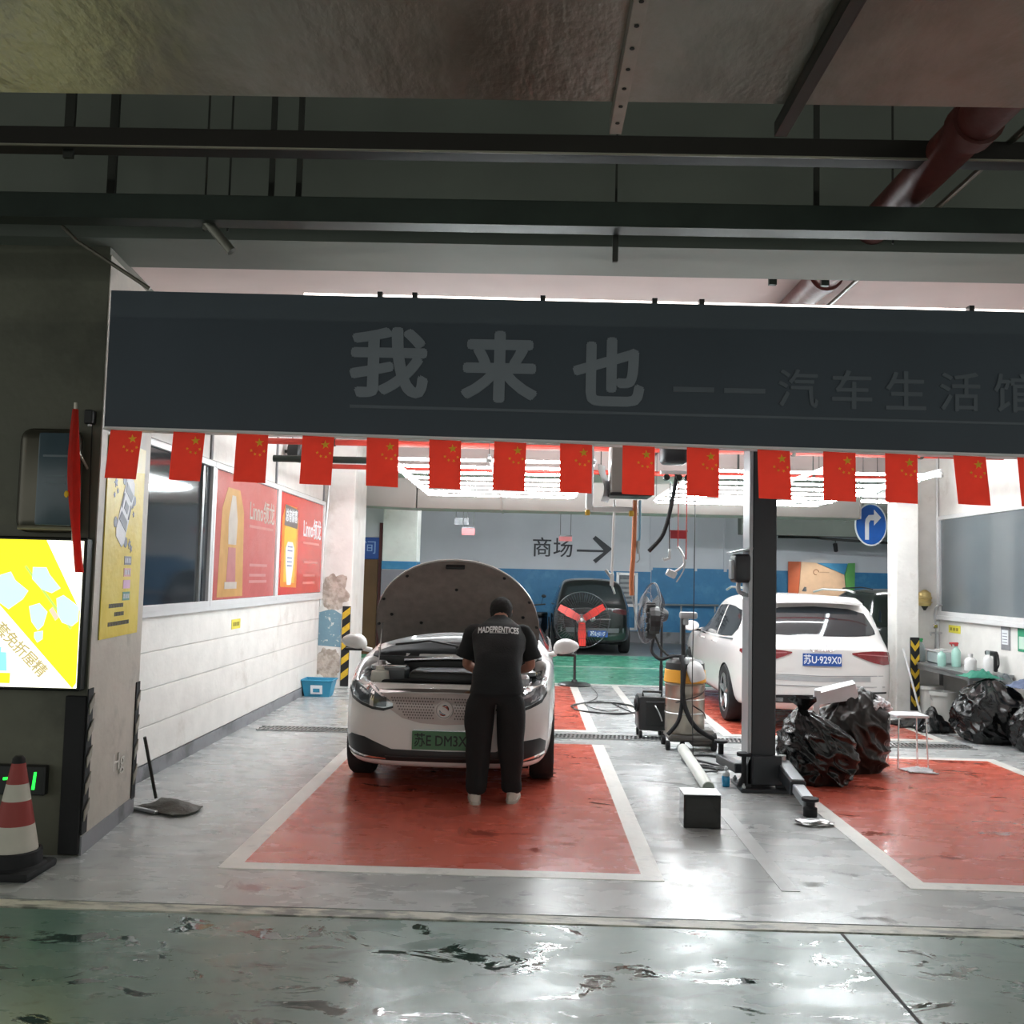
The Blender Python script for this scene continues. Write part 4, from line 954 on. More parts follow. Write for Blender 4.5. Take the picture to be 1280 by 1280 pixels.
# print on the back, arched
tm = text_mesh('MADEPRENTICES', .055, .0018, .0, sx=.94)
bmt = B(); bmt.from_mesh(tm); bmesh.ops.subdivide_edges(bmt, edges=[e for e in bmt.edges if e.calc_length() > .012], cuts=1)
bmesh.ops.triangulate(bmt, faces=bmt.faces)
xs_ = [v.co.x for v in bmt.verts]; wx = max(xs_)-min(xs_)
for v in bmt.verts:
    x = v.co.x/wx*.315; z = 1.285+v.co.y*1.05-.5*x*x
    hit = bvs.ray_cast(Vector((x-.005, -3, z)), Vector((0, 1, 0)))[0]
    y = hit.y if hit else .40
    v.co = Vector((x-.005, y-.010-v.co.z, z))
obj('back_print', bmt, M('white_print', 'cfcfce', .7, var=.02), shirt)
bm = B(); tube(bm, [(x, (bvs.ray_cast(Vector((x, -3, 1.262-.3*x*x)), Vector((0, 1, 0)))[0] or Vector((0, .3, 0))).y-.003, 1.262-.3*x*x) for x in (-.07, -.035, 0, .035, .07)], .0025, 4); obj('print_stroke', bm, MATS['white_print'], shirt)
# trousers
pc = [[('w', sp[0]+Vector((0, -.005, .02)), (.15, .14)), ('p', sp[0]+Vector((0, -.01, -.06)), (.185, .16))]]
for s in (-1, 1):
    k = str(s)
    pc.append([('p', 0, 0), ('hi'+k, hip[s]+Vector((s*.03, 0, -.07)), .14), ('th'+k, hip[s].lerp(kne[s], .5)+Vector((s*.015, 0, 0)), .128), ('kn'+k, kne[s], .108), ('ca'+k, kne[s].lerp(ank[s], .5), .094), ('an'+k, ank[s]+Vector((0, -.01, .05)), .085), ('cu'+k, ank[s]+Vector((0, -.01, -.03)), .086)])
pm = skin(pc, 'p')
for v in pm.vertices:
    v.co += v.normal*(noise.noise(Vector((v.co.x*10, v.co.y*10, v.co.z*7)))*.012)
    v.co.z = max(v.co.z, .035)
obj('trousers', pm, m_pants, pe, smooth='all')
for s in (-1, 1):
    a = ank[s]; t_ = toe[s]; dr_ = Vector((t_.x-a.x, t_.y-a.y, 0)).normalized(); sd = Vector((dr_.y, -dr_.x, 0))
    def shoe(prof, zf):
        bm = B(); rings = []
        for l, w, zt_ in prof:
            c = Vector((a.x, a.y-.075, 0))+dr_*l
            rings.append([bm.verts.new(c+sd*w*math.cos(q)+Vector((0, 0, zf(zt_, q)))) for q in [2*PI*i/14 for i in range(14)]])
        for q, w in zip(rings, rings[1:]):
            for j in range(14): bm.faces.new((q[j], q[(j+1) % 14], w[(j+1) % 14], w[j]))
        bm.faces.new(rings[0]); bm.faces.new(rings[-1][::-1]); return bm
    up = obj('shoe', shoe([(0, .018, .075), (.02, .036, .10), (.07, .042, .105), (.14, .045, .085), (.20, .048, .062), (.25, .04, .05), (.275, .018, .035)], lambda zt_, q: .02+(zt_-.02)*(.5+.5*math.sin(q)) if math.sin(q) > -.3 else .02), M('white_shoe', 'c9c4ba', .6, var=.1), pe, smooth=True)
    obj('sole', shoe([(-.006, .022, .03), (.02, .042, .03), (.07, .046, .03), (.14, .049, .03), (.20, .052, .03), (.25, .045, .03), (.28, .02, .03)], lambda zt_, q: .001 if math.sin(q) < 0 else .024), M('shoe_sole', 'b5b0a6', .7), up, smooth=True)

# ================================================================ LIFT POST
m_post = M('lift_dark_paint', '24272c', .4, var=.1); m_postside = M('lift_silver_paint', '9ea2a6', .35, .4, .05)
lp = thing('car_lift_post', 'dark steel post of a car lift standing between the two red bays', 'car lift', (1.96, 8.12, 0))
bm = B(); box(bm, (0, 0, 1.65), (.20, .22, 3.2), .008); obj('post', bm, m_post, lp)
bm = B(); box(bm, (-.115, .0, 1.65), (.03, .24, 3.2), .004); obj('side_channel', bm, m_postside, lp)
bm = B(); box(bm, (.02, 0, .015), (.44, .42, .03), .004); bp = obj('base_plate', bm, m_post, lp)
for x in (-.17, .2):
    for y in (-.17, .17):
        bm = B(); lathe(bm, [(0, .03), (.018, .03), (.018, .05), (.009, .05), (.009, .065), (0, .065)], (x, y, 0), 6); obj('anchor_bolt', bm, m_steel, bp)
for s in (-1, 1):
    bm = B(); add(bm, [(s*.1, -.12, .03), (s*.22, -.12, .03), (s*.1, -.12, .28), (s*.1, -.10, .03), (s*.22, -.10, .03), (s*.1, -.10, .28)], [(0, 1, 2), (5, 4, 3), (0, 3, 4, 1), (1, 4, 5, 2), (2, 5, 3, 0)]); obj('gusset', bm, m_post, lp)
# control box high on the post
bm = B(); box(bm, (-.18, -.02, 1.81), (.14, .22, .24), .03, seg=3); cbx = obj('motor_box', bm, m_post, lp, smooth=True)
bm = B(); add(bm, [(-.27, -.13, 1.93), (-.1, -.13, 1.97), (-.1, .1, 1.97), (-.27, .1, 1.93), (-.27, -.13, 1.945), (-.1, -.13, 1.985), (-.1, .1, 1.985), (-.27, .1, 1.945)], [(0, 3, 2, 1), (4, 5, 6, 7), (0, 1, 5, 4), (1, 2, 6, 5), (2, 3, 7, 6), (3, 0, 4, 7)]); obj('box_lid', bm, m_postside, cbx)
bm = B(); box(bm, (-.255, -.03, 1.80), (.03, .12, .16), .008); obj('box_front', bm, m_postside, cbx)
bm = B(); tube(bm, smooth_path([(-.2, -.05, 1.70), (-.2, -.06, 1.62), (-.12, -.06, 1.58)]), .02, 8); obj('cable', bm, m_postside, cbx, smooth=True)
# carriage and swing arm
bm = B(); box(bm, (0.02, -.13, .17), (.24, .06, .24), .01); obj('carriage', bm, m_post, lp)
A0, A1 = Vector((.18, -.02, .17)), Vector((.14, -.92, .09))
def arm(a, b2, w, h, mat, nm, par):
    d_ = b2-a; bm = B(); rot = d_.to_track_quat('Y', 'Z').to_matrix(); box(bm, (a+b2)/2, (w, d_.length, h), .008, rot); return obj(nm, bm, mat, par)
ar = arm(A0, A0.lerp(A1, .62), .12, .11, m_post, 'swing_arm', lp); arm(A0.lerp(A1, .3), A1, .09, .075, m_postside, 'arm_extension', ar)
arm(A0+Vector((0, 0, .062)), A0.lerp(A1, .6)+Vector((0, 0, .062)), .10, .008, m_postside, 'arm_top', ar)
bm = B(); lathe(bm, [(0, .0), (.05, 0), (.05, .06), (.03, .07), (.03, .10), (.062, .11), (.062, .13), (0, .13)], A1+Vector((.0, -.02, -.085)), 16); obj('lift_pad', bm, m_rubber, ar, smooth=True)
bm = B(); lathe(bm, [(0, 0), (.03, 0), (.03, .04), (0, .04)], A0+Vector((0, .0, .066)), 12); obj('arm_pin', bm, m_steel, ar)
B0, B1 = Vector((-.16, .02, .15)), Vector((-.20, .62, .12))
ar2 = arm(B0, B1, .09, .08, m_post, 'swing_arm', lp); bm = B(); lathe(bm, [(0, 0), (.025, 0), (.025, .1), (.06, .11), (.06, .13), (0, .13)], B1+Vector((0, 0, .03)), 14); obj('lift_pad', bm, m_rubber, ar2, smooth=True)
bm = B(); tube(bm, [(-.16, -.12, .03), (-.16, -.12, .28)], .02, 8); lathe(bm, [(0, 0), (.06, 0), (.06, .025), (0, .025)], (-.16, -.12, .28), 14); obj('foot_pad', bm, m_rubber, lp, smooth=True)

# ================================================================ FANS, VACUUM, TOOLS
m_fanred = M('fan_blade_red', 'd8423a', .35, var=.05)
m_wire = M('fan_wire', '43464a', .4, .6)
def fan(lab, loc, rz, hub, r, blade_mat, base_off, motor_mat, blades=3, tilt=0, hx=0):
    f = thing('pedestal_fan', lab, 'fan', loc, rz)
    bm = B(); lathe(bm, [(0, 0), (.26, 0), (.26, .02), (.22, .04), (.05, .055), (.04, .09), (0, .09)], base_off, 28); obj('base', bm, m_trimblk, f, smooth=True)
    b0 = Vector(base_off)
    bm = B(); tube(bm, [b0+Vector((0, 0, .06)), Vector((b0.x, b0.y, hub*.55))], .022, 10); tube(bm, [(b0.x, b0.y, hub*.5), (b0.x, b0.y, hub-.05)], .016, 10); obj('pole', bm, m_trimblk, f, smooth=True)
    rx = Matrix.Rotation(R(90+tilt), 3, 'X'); c = Vector((b0.x+hx, b0.y-.13, hub))
    bm = B(); lathe(bm, [(0, -.20), (.06, -.19), (.085, -.14), (.085, -.06), (.05, -.03), (0, -.03)], c, 18, rx); obj('motor', bm, motor_mat, f, smooth=True)
    g = B()
    for k in range(3):
        rr = r*(.35+.32*k); z = .10-.03*k
        tube(g, [c+rx @ Vector((rr*math.cos(a), rr*math.sin(a), z)) for a in [2*PI*i/36 for i in range(36)]], .003, 4, True)
    tube(g, [c+rx @ Vector((r*math.cos(a), r*math.sin(a), .02)) for a in [2*PI*i/40 for i in range(40)]], .008, 5, True)
    for k in range(60):
        a = 2*PI*k/60; q = Vector((math.cos(a), math.sin(a), 0))
        tube(g, [c+rx @ (q*.06+Vector((0, 0, .12))), c+rx @ (q*r*.6+Vector((0, 0, .11))), c+rx @ (q*r+Vector((0, 0, .02))), c+rx @ (q*r*.6+Vector((0, 0, -.09))), c+rx @ (q*.08+Vector((0, 0, -.1)))], .0022, 4)
    obj('guard', g, m_wire, f, kind='stuff')
    for k in range(blades):
        a = R(-88+360/blades*k); bm = B()
        def bl(u, v, a=a):
            l = r*(.10+.84*u); w = .055*(1-.25*abs(2*u-1))+.008; q = (v-.5)*2*w
            p = Vector((l, q, .02+q*.35)); return c+rx @ (Matrix.Rotation(a, 3, 'Z') @ p)
        gridf(bm, bl, 8, 4, (0, .004, 0)); obj('blade', bm, blade_mat, f, smooth=True)
    bm = B(); lathe(bm, [(0, .06), (.03, .055), (.045, .03), (.045, -.03), (0, -.03)], c, 16, rx); obj('hub', bm, motor_mat, f, smooth=True)
    return f
fan('large pedestal fan with three red blades, standing behind the white saloon', (.86, 15.2, 0), 0, 1.04, .435, m_fanred, (-.09, .13, 0), m_steel, hx=.09)
fan('grey pedestal fan seen edge on, behind the yellow-banded vacuum cleaner', (1.56, 11.2, 0), R(-79), 1.31, .35, M('fan_blade_grey', '6c7074', .3, .2), (0, 0, 0), m_trimblk, tilt=-8)

vc = thing('wet_vacuum', 'steel drum vacuum cleaner with yellow band and black hoses beside the lift post', 'vacuum', (1.63, 9.95, 0))
bm = B(); lathe(bm, [(0, .15), (.185, .15), (.20, .18), (.20, .62), (.205, .63), (.205, .645), (.20, .65), (.20, .66), (0, .66)], (0, 0, 0), 28); obj('drum', bm, M('vac_steel', '9c958a', .28, .8, .08, 10), vc, smooth=True)
for z in (.36, .5):
    bm = B(); lathe(bm, [(.2, -.006), (.205, 0), (.2, .006)], (0, 0, z), 28); obj('drum_ring', bm, m_steel, vc)
bm = B(); lathe(bm, [(.19, .66), (.215, .67), (.205, .79), (.19, .80)], (0, 0, 0), 28); obj('yellow_band', bm, M('vac_yellow', 'd99a2b', .4, var=.05), vc, smooth=True)
bm = B(); lathe(bm, [(.2, .79), (.195, .86), (.16, .89), (.08, .91), (0, .91)], (0, 0, 0), 28); obj('motor_head', bm, m_trimblk, vc, smooth=True)
bm = B(); box(bm, (.03, -.02, .12), (.44, .40, .06), .02); box(bm, (.16, -.04, .12), (.26, .3, .16), .03); obj('trolley', bm, M('vac_base_grey', '57534f', .6), vc)
for x, y, r_ in ((-.19, -.16, .045), (-.05, -.2, .045), (.27, -.15, .09), (.27, .13, .09), (-.19, .16, .045)):
    bm = B(); lathe(bm, [(0, -.02), (r_, -.02), (r_, .02), (0, .02)], (x, y, r_), 16, Matrix.Rotation(R(90), 3, 'Y' if r_ < .05 else 'Y')); obj('castor', bm, m_rubber, vc, smooth=True)
bm = B(); tube(bm, smooth_path([(-.06, -.12, .93), (-.05, -.22, .80), (-.06, -.245, .55), (.0, -.25, .35), (.10, -.25, .22), (.26, -.22, .13)]), .024, 10); tube(bm, smooth_path([(-.06, -.21, .8), (-.065, -.235, .5), (-.10, -.24, .3), (-.2, -.22, .16)]), .02, 10)
obj('hose', bm, m_rubber, vc, smooth=True)
bm = B(); tube(bm, smooth_path([(-.02, -.05, .92), (-.14, -.12, .93), (-.28, -.15, .90), (-.36, -.12, .98), (-.34, -.10, 1.10)]), .016, 8); obj('thin_hose', bm, m_rubber, vc, smooth=True)
bm = B(); tube(bm, smooth_path([(-.2, -.03, .42), (-.05, -.22, .5), (.12, -.18, .55), (.21, 0, .6)]), .006, 6); tube(bm, smooth_path([(.05, -.21, .45), (.16, -.16, .38), (.21, -.02, .3)]), .006, 6); obj('cord', bm, m_black, vc, smooth=True)
bm = B(); tube(bm, [(-.02, .0, .9), (-.02, .02, 1.30)], .022, 10); obj('wand', bm, m_black, vc, smooth=True)
bm = B(); box(bm, (.03, .02, 1.34), (.18, .09, .07), .02, seg=2); box(bm, (-.0, .02, 1.28), (.06, .07, .08), .01); obj('blower_head', bm, M('blower_grey', '8b8d8f', .4, .3), vc, smooth=True)
# wheel-brush attachment left of the fan
wbz = B()
for i in range(9):
    a = 2*PI*i/9; box(wbz, (-.36, -.02+.10*math.cos(a)*.5, 1.28+.16*math.sin(a)), (.10, .05, .06), .01)
lathe(wbz, [(0, -.05), (.14, -.05), (.15, 0), (.14, .05), (0, .05)], (-.33, -.02, 1.28), 16, Matrix.Rotation(R(90), 3, 'Y')); obj('motor_brush', wbz, m_trimblk, vc)
bm = B(); tube(bm, [(-.1, .0, .86), (-.26, -.02, 1.0), (-.33, -.02, 1.16)], .012, 8); obj('brush_stalk', bm, m_rod, vc)
bm = B()
lathe(bm, [(0, 0), (.075, 0), (.085, .03), (.085, .13), (.06, .17), (.025, .2), (.025, .23), (0, .23)], (.10, -.20, .70), 16, Matrix.Rotation(R(-18), 3, 'Y')); obj('spray_bottle', bm, M('bottle_white', 'd6d6d6', .35), label='white plastic bottle strapped to the vacuum cleaner drum', cat='bottle', smooth=True, loc=(1.63, 9.95, 0))
# black tool trolley left of the vacuum
bt_ = thing('compressor_box', 'small black wheeled machine left of the vacuum cleaner', 'compressor', (1.36, 10.55, 0))
bm = B(); box(bm, (0, 0, .27), (.30, .34, .36), .03, seg=2); obj('casing', bm, m_trimblk, bt_, smooth=True)
bm = B(); box(bm, (.03, -.175, .27), (.2, .012, .26), .004); fp_ = obj('front_panel', bm, m_black, bt_)
bm = B(); tube(bm, smooth_path([(.02, -.185, .36), (.06, -.2, .30), (.10, -.19, .2)]), .007, 6); obj('gauge_hose', bm, m_steel, fp_, smooth=True)
bm = B(); tube(bm, [(-.10, -.13, .45), (-.10, -.13, .50), (.10, -.13, .50), (.10, -.13, .45)], .012, 8); obj('handle', bm, m_black, bt_)
bm = B(); tube(bm, [(-.16, -.1+.07*math.cos(a), .36+.07*math.sin(a)) for a in [2*PI*i/16 for i in range(16)]], .012, 6, True); tube(bm, [(-.175, -.1+.055*math.cos(a), .36+.055*math.sin(a)) for a in [2*PI*i/16 for i in range(16)]], .012, 6, True); obj('coiled_hose', bm, m_rubber, bt_, smooth=True)
for x in (-.12, .12):
    for y in (-.13, .13):
        bm = B(); lathe(bm, [(0, -.015), (.045, -.015), (.045, .015), (0, .015)], (x, y, .045), 14, Matrix.Rotation(R(90), 3, 'Y')); obj('castor', bm, m_rubber, bt_)
        bm = B(); box(bm, (x, y, .088), (.03, .03, .03)); obj('castor_fork', bm, m_steel, bt_)
# pvc pipe, blue bottle, black box
bm = B(); a, b2 = Vector((1.55, 9.55, .055)), Vector((1.475, 7.8, .055)); tube(bm, [a, b2], .05, 18)
pv = obj('plastic_pipe', bm, M('white_pvc', 'd9dcd6', .35), label='long white plastic pipe lying on the floor', cat='pipe', smooth=True)
bm = B(); tube(bm, [b2, b2+(b2-a).normalized()*.008], .044, 18); obj('end_cap', bm, M('pvc_inside', '8f988e', .5), pv)
wb_ = thing('spray_bottle', 'small bottle of blue liquid on the floor beside the lift post', 'bottle', (1.68, 8.13, 0))
bm = B(); box(bm, (0, 0, .045), (.062, .05, .09), .012, seg=2); obj('liquid', bm, M('blue_liquid', '1f8fc0', .15), wb_, smooth=True)
bm = B(); lathe(bm, [(.031, .09), (.028, .115), (.012, .13), (.012, .15), (0, .15)], (0, 0, 0), 14); box(bm, (0, -.01, .158), (.02, .05, .02), .004); obj('spray_head', bm, M('clear_plastic', 'c3c9cc', .3), wb_, smooth=True)
bx_ = thing('black_box', 'square black glossy box standing on the wet floor, front centre right', 'box', (1.237, 6.85, 0))
bm = B(); box(bm, (0, 0, .112), (.255, .2, .224), .006); obj('case', bm, M('gloss_black_case', '0e100f', .15, var=.1), bx_)
bm = B(); box(bm, (0, 0, .2275), (.256, .204, .007)); obj('top_plate', bm, m_steel, bx_)
bm = B(); box(bm, (0, -.102, .112), (.225, .004, .19)); obj('front_pane', bm, M('box_front_glass', '141510', .08), bx_)
# crumpled silver wrapper
bm = B(); blob(bm, (0, 0, .016), (.13, .07, .022), 3, .55, 4, 3); 
for v in bm.verts: v.co.z = max(.0, v.co.z)
obj('crumpled_foil', bm, m_steel, label='crumpled silver wrapper on the floor by the lift arm', cat='litter', loc=(2.06, 6.95, 0))
# cables lying on the floor
def cable(lab, pts, r=.008, mat=m_black, name='floor_cable'):
    bm = B(); tube(bm, smooth_path(pts, 5), r, 6); return obj(name, bm, mat, label=lab, cat='cable', smooth=True)
def coil(cx, cy, rx, ry, turns, z=.01, ph=0):
    return [(cx+rx*(1+.08*math.sin(i*1.7))*math.cos(ph+i*PI/5), cy+ry*(1+.08*math.cos(i*2.1))*math.sin(ph+i*PI/5), z+.004*(i % 3)) for i in range(int(turns*10)+1)]
cable('black cable lying in loose loops between the two bays', coil(1.05, 12.7, .42, .55, 2.2)+[(1.35, 12.4, .01), (1.42, 12.1, .01)])
cable('dark wire hanging and trailing to the coils near the red fan', [(1.02, 15.0, .02), (1.05, 14.2, .012), (.98, 13.6, .012), (.8, 13.0, .012), (1.0, 12.4, .014), (1.2, 12.5, .014)], .006)
cable('black cable coiled between the vacuum cleaner and the lift post', coil(1.72, 9.15, .22, .34, 2.4)+[(1.85, 8.9, .012), (1.9, 8.75, .012)], .010)
cable('short black cord by the white pipe', coil(1.62, 8.8, .12, .16, 1.5)+[(1.58, 8.5, .012)], .007)

# ================================================================ LEFT SIDE: lightbox, board, flag, cone, poster
def emis(name, col, st, rough=.4):
    return M(name, col, rough, var=.02, emit=st)
BOX = 1.0
lb = thing('light_box', 'glowing yellow and white map light box on the left pillar', 'light box', (-2.862, 5.62, 1.414))
m_lw = emis('lit_white', 'fffbe8', BOX); m_ly = emis('lit_yellow', 'f4e21c', BOX); m_lc = emis('lit_cyan', 'a9e2dc', BOX*.85); m_lg = emis('lit_green', '9fce5a', BOX*.8); m_lpk = emis('lit_pink', 'e0b09a', BOX*.8); m_ltx = emis('lit_grey', 'b5a87a', BOX*.55)
bm = B(); box(bm, (-.25, .045, 0), (1.01, .085, .90), .01); obj('housing', bm, m_dark, lb)
bm = B(); box(bm, (-.25, -.004, 0), (.98, .008, .86)); obj('lit_panel', bm, m_lw, lb)
def lbp(poly, mat, nm, d=.003):
    bm = B(); prism(bm, poly, d, T(0, -.008, 0) @ FX); return obj(nm, bm, mat, lb)
yb = lbp([(-.73, .43), (.02, .43), (.24, .02), (.24, -.40), (.22, -.43), (-.28, .09), (-.73, .43)][:6], m_ly, 'yellow_field')
for pts in ([(-.24, .22), (-.18, .24), (-.15, .19), (-.07, .13), (-.10, .08), (-.18, .02), (-.24, .06), (-.28, .10)], [(-.05, .27), (.03, .27), (.05, .23), (.12, .15), (.07, .12), (.01, .14), (-.05, .20)], [(.10, .09), (.14, .11), (.20, .07), (.235, .04), (.235, -.04), (.20, -.07), (.14, -.05), (.11, .0)],
            [(-.06, .04), (.0, .06), (.05, .01), (.03, -.07), (-.0, -.10), (-.04, -.05)], [(-.02, -.11), (.03, -.10), (.03, -.15), (.0, -.17), (-.02, -.14)]):
    lbp(pts, m_lc, 'building_shape', .005)
lbp([(-.10, .27), (-.09, .28), (.20, -.08), (.19, -.09)], m_lg, 'road_line', .0045); lbp([(.08, .04), (.12, -.02), (.10, -.04), (.06, .02)], m_lpk, 'pink_block', .006)
lbp([(-.24, -.2), (-.21, -.2), (-.21, -.23), (-.18, -.23), (-.17, -.34), (-.26, -.34)], emis('lit_blue', '7fc3dd', BOX*.8), 'building_shape', .005)
lbp([(-.3, -.35), (-.15, -.35), (-.15, -.41), (-.3, -.41)], m_ly, 'yellow_label', .005)
for i, ch in enumerate('套免折屋精'):
    text('letter', ch, .085, m_ltx, T(-.215+i*.058, -.0085, -.105-i*.055) @ Matrix.Rotation(R(43), 4, 'Y') @ FX, lb, bold=.002, extrude=.002)
# wall-mounted rounded plaque
pq = thing('wall_plaque', 'blue grey plaque in a rounded metal frame above the light box', 'plaque', (-2.84, 5.62, 2.20))
bm = B(); box(bm, (-.02, .03, 0), (.37, .12, .62), .07, seg=4); obj('frame', bm, M('plaque_metal', '57544a', .3, .6), pq, smooth=True)
bm = B(); box(bm, (.045, -.035, .005), (.22, .03, .55), .014, seg=2); pn = obj('panel', bm, M('plaque_blue', '45565f', .2, var=.2, scale=3), pq, smooth=True)
for z in (.14, .02, -.02):
    bm = B(); box(bm, (.05, -.051, z), (.12 if z < .1 else .16, .003, .012)); obj('print_line', bm, M('plaque_print', '5f6d74', .4), pn)
bm = B(); tube(bm, [(-.17, -.02, -.285), (.17, -.02, -.285)], .012, 8); obj('bottom_rail', bm, M('plaque_rail', 'b8b09a', .3, .7), pq)
# furled flag
fg = thing('furled_flag', 'furled red flag on a short pole at the pillar edge', 'flag', (-2.62, 5.52, 1.66))
bm = B(); tube(bm, [(-.035, .03, .18), (-.05, .0, .99)], .010, 8); tube(bm, [(-.05, .0, .75), (-.05, .2, .62)], .008, 6); obj('pole', bm, M('flag_pole', 'b9b2a4', .4, .4), fg, smooth=True)
bm = B(); rings = []
for k in range(13):
    t = k/12; z = .95-.95*t; w = .010+.018*math.sin(min(1, t*1.25)*PI*.85)+.004; cx = -.045+.075*t*t
    rings.append([bm.verts.new((cx+w*(1+.25*math.sin(4*a+k*.4))*math.cos(a), -.01+w*.7*(1+.2*math.sin(3*a))*math.sin(a), z)) for a in [2*PI*i/18 for i in range(18)]])
for q, w in zip(rings, rings[1:]):
    for j in range(18): bm.faces.new((q[j], q[(j+1) % 18], w[(j+1) % 18], w[j]))
bm.faces.new(rings[0]); bm.faces.new(rings[-1]); obj('cloth', bm, m_flag, fg, smooth=True)
bm = B(); blob(bm, (-.06, -.03, .45), (.014, .01, .02), 2); obj('tie', bm, m_star, fg)
sc_ = thing('wall_sensor', 'small black camera on the pillar beside the sign', 'camera', (-2.655, 5.71, 2.59))
bm = B(); box(bm, (0, -.03, 0), (.05, .06, .085), .006); obj('casing', bm, m_black, sc_)
bm = B(); lathe(bm, [(0, 0), (.012, 0), (.012, -.012), (0, -.012)], (0, -.03, -.042), 10); obj('lens', bm, m_steel, sc_)
bm = B(); tube(bm, [(.005, -.01, -.04), (.012, -.008, -.5), (.02, -.006, -.75)], .003, 5); obj('cable', bm, m_black, sc_)
# green LED display behind the cone
ds = thing('led_display', 'black display with green lit strokes low on the pillar', 'display', (-2.96, 5.69, .44))
bm = B(); box(bm, (0, -.02, 0), (.34, .05, .17), .006); obj('casing', bm, m_black, ds)
m_gl = emis('green_stroke', '1de43a', 1.6)
for p in ([(-.075, .0), (-.03, .005), (-.03, .02), (-.075, .015)], [(.0, -.05), (.018, -.05), (.034, .055), (.016, .055)], [(.095, -.05), (.112, -.05), (.12, .05), (.106, .05)]):
    bm = B(); prism(bm, p, .003, T(0, -.045, 0) @ FX); obj('lit_stroke', bm, m_gl, ds)
cn = thing('traffic_cone', 'red and white traffic cone in front of the left pillar', 'traffic cone', (-2.80, 5.36, 0))
m_cr = M('cone_red', '8e2f2a', .55, var=.1); m_cw = M('cone_white', 'bdb8ac', .5, var=.08)
bm = B(); box(bm, (0, 0, .025), (.34, .34, .05), .02, seg=2); lathe(bm, [(.17, .05), (.15, .06), (.145, .13), (.13, .135)], (0, 0, 0), 24); obj('base', bm, m_rubber, cn, smooth=True)
zz = [.13, .27, .40, .49, .60]
for i in range(4):
    ra, rb = .125-(zz[i]-.13)*.19, .125-(zz[i+1]-.13)*.19
    bm = B(); lathe(bm, [(ra, zz[i]), (rb, zz[i+1])], (0, 0, 0), 24); obj('band', bm, m_cw if i in (0, 2) else m_cr, cn, smooth=True)
bm = B(); lathe(bm, [(.036, .60), (.033, .625), (.02, .64), (0, .64)], (0, 0, 0), 16); obj('tip', bm, m_rubber, cn, smooth=True)
# yellow poster on the pillar side
def Xp(y): return -2.60-(y-5.71)*.12/1.05+.010
ps = thing('yellow_poster', 'tall yellow price poster with a car drawing on the pillar side', 'poster', (Xp(6.2), 6.2, 1.25), math.atan2(.12, 1.05))
pm_ = FRX
m_py = stained('poster_yellow', 'd6bd33', 'e4d26c', .5, .7, .45, 1.2)
bm = B(); prism(bm, [(-.37, 0), (.42, -.0), (.42, 1.26), (-.37, 1.26)], .006, pm_); obj('sheet', bm, m_py, ps)
def pst(poly, mat, nm, d=.008):
    bm = B(); prism(bm, poly, d, pm_); return obj(nm, bm, mat, ps)
obj('top_fade', (lambda bm: (prism(bm, [(-.37, 1.04), (.42, 1.10), (.42, 1.26), (-.37, 1.26)], .007, pm_), bm)[1])(B()), M('poster_cream', 'ddcfa0', .45), ps)
def rot2(p, a, c): return [(c[0]+x*math.cos(a)-y*math.sin(a), c[1]+x*math.sin(a)+y*math.cos(a)) for x, y in p]
cA, cC = R(62), (.02, .82)
m_pg = M('print_grey', '6d7280', .5); m_pw = M('print_white', 'd3d5dc', .5); m_pd = M('print_dark', '3b3a30', .6); m_pkk = M('print_pink', 'd5a5a8', .5)
pst(rot2([(-.24, -.07), (-.20, -.10), (.18, -.10), (.24, -.06), (.25, 0), (.24, .06), (.18, .10), (-.20, .10), (-.24, .07)], cA, cC), m_pw, 'car_drawing', .009)
for q in ([(-.12, -.085), (-.05, -.07), (-.05, .07), (-.12, .085)], [(.10, -.07), (.16, -.085), (.16, .085), (.10, .07)], [(-.03, .075), (.08, .075), (.07, .095), (-.02, .095)], [(-.03, -.075), (.08, -.075), (.07, -.095), (-.02, -.095)], [(-.01, -.04), (.05, -.04), (.05, .04), (-.01, .04)]): pst(rot2(q, cA, cC), m_pg, 'car_drawing_window', .011)
for x, y in ((-.17, -.13), (.15, -.13), (-.17, .13), (.15, .13)):
    c = rot2([(x, y)], cA, cC)[0]; pst([(c[0]+.035*math.cos(a), c[1]+.035*math.sin(a)) for a in [2*PI*i/12 for i in range(12)]], m_pg, 'wheel_drawing', .008)
for c, r_ in (((-.2, .98), .035), ((-.16, .93), .02), ((.17, .86), .03), ((.2, .80), .022), ((.14, .60), .035), ((.18, .57), .03), ((-.22, .9), .02)):
    pst([(c[0]+r_*math.cos(a)*(1 if i % 2 else .5), c[1]+r_*math.sin(a)*(1 if i % 2 else .5)) for i, a in enumerate([2*PI*i/10 for i in range(10)])], m_pg, 'splash_drawing', .008)
for i, m_ in enumerate((m_pg, m_pkk, M('print_lilac', 'cfa8c9', .5), M('print_teal', '4a8a7c', .5))):
    z = .49-i*.078; pst([(.05, z-.028), (.20, z-.028), (.20, z+.028), (.05, z+.028)], m_, 'price_box', .008)
    if i != 2:
        for k in range(4): pst([(.065+k*.033, z-.016), (.085+k*.033, z-.016), (.085+k*.033, z+.016), (.065+k*.033, z+.016)], m_pw, 'price_mark', .0095)
for z, a, b2, n_ in ((.20, -.22, .08, 9), (.145, -.10, .10, 6), (.085, -.22, .22, 13)):
    for k in range(n_):
        x = a+(b2-a)*k/n_; pst([(x, z-.013), (x+(b2-a)/n_*.72, z-.013), (x+(b2-a)/n_*.72, z+.013), (x, z+.013)], m_pd, 'print_mark', .008)
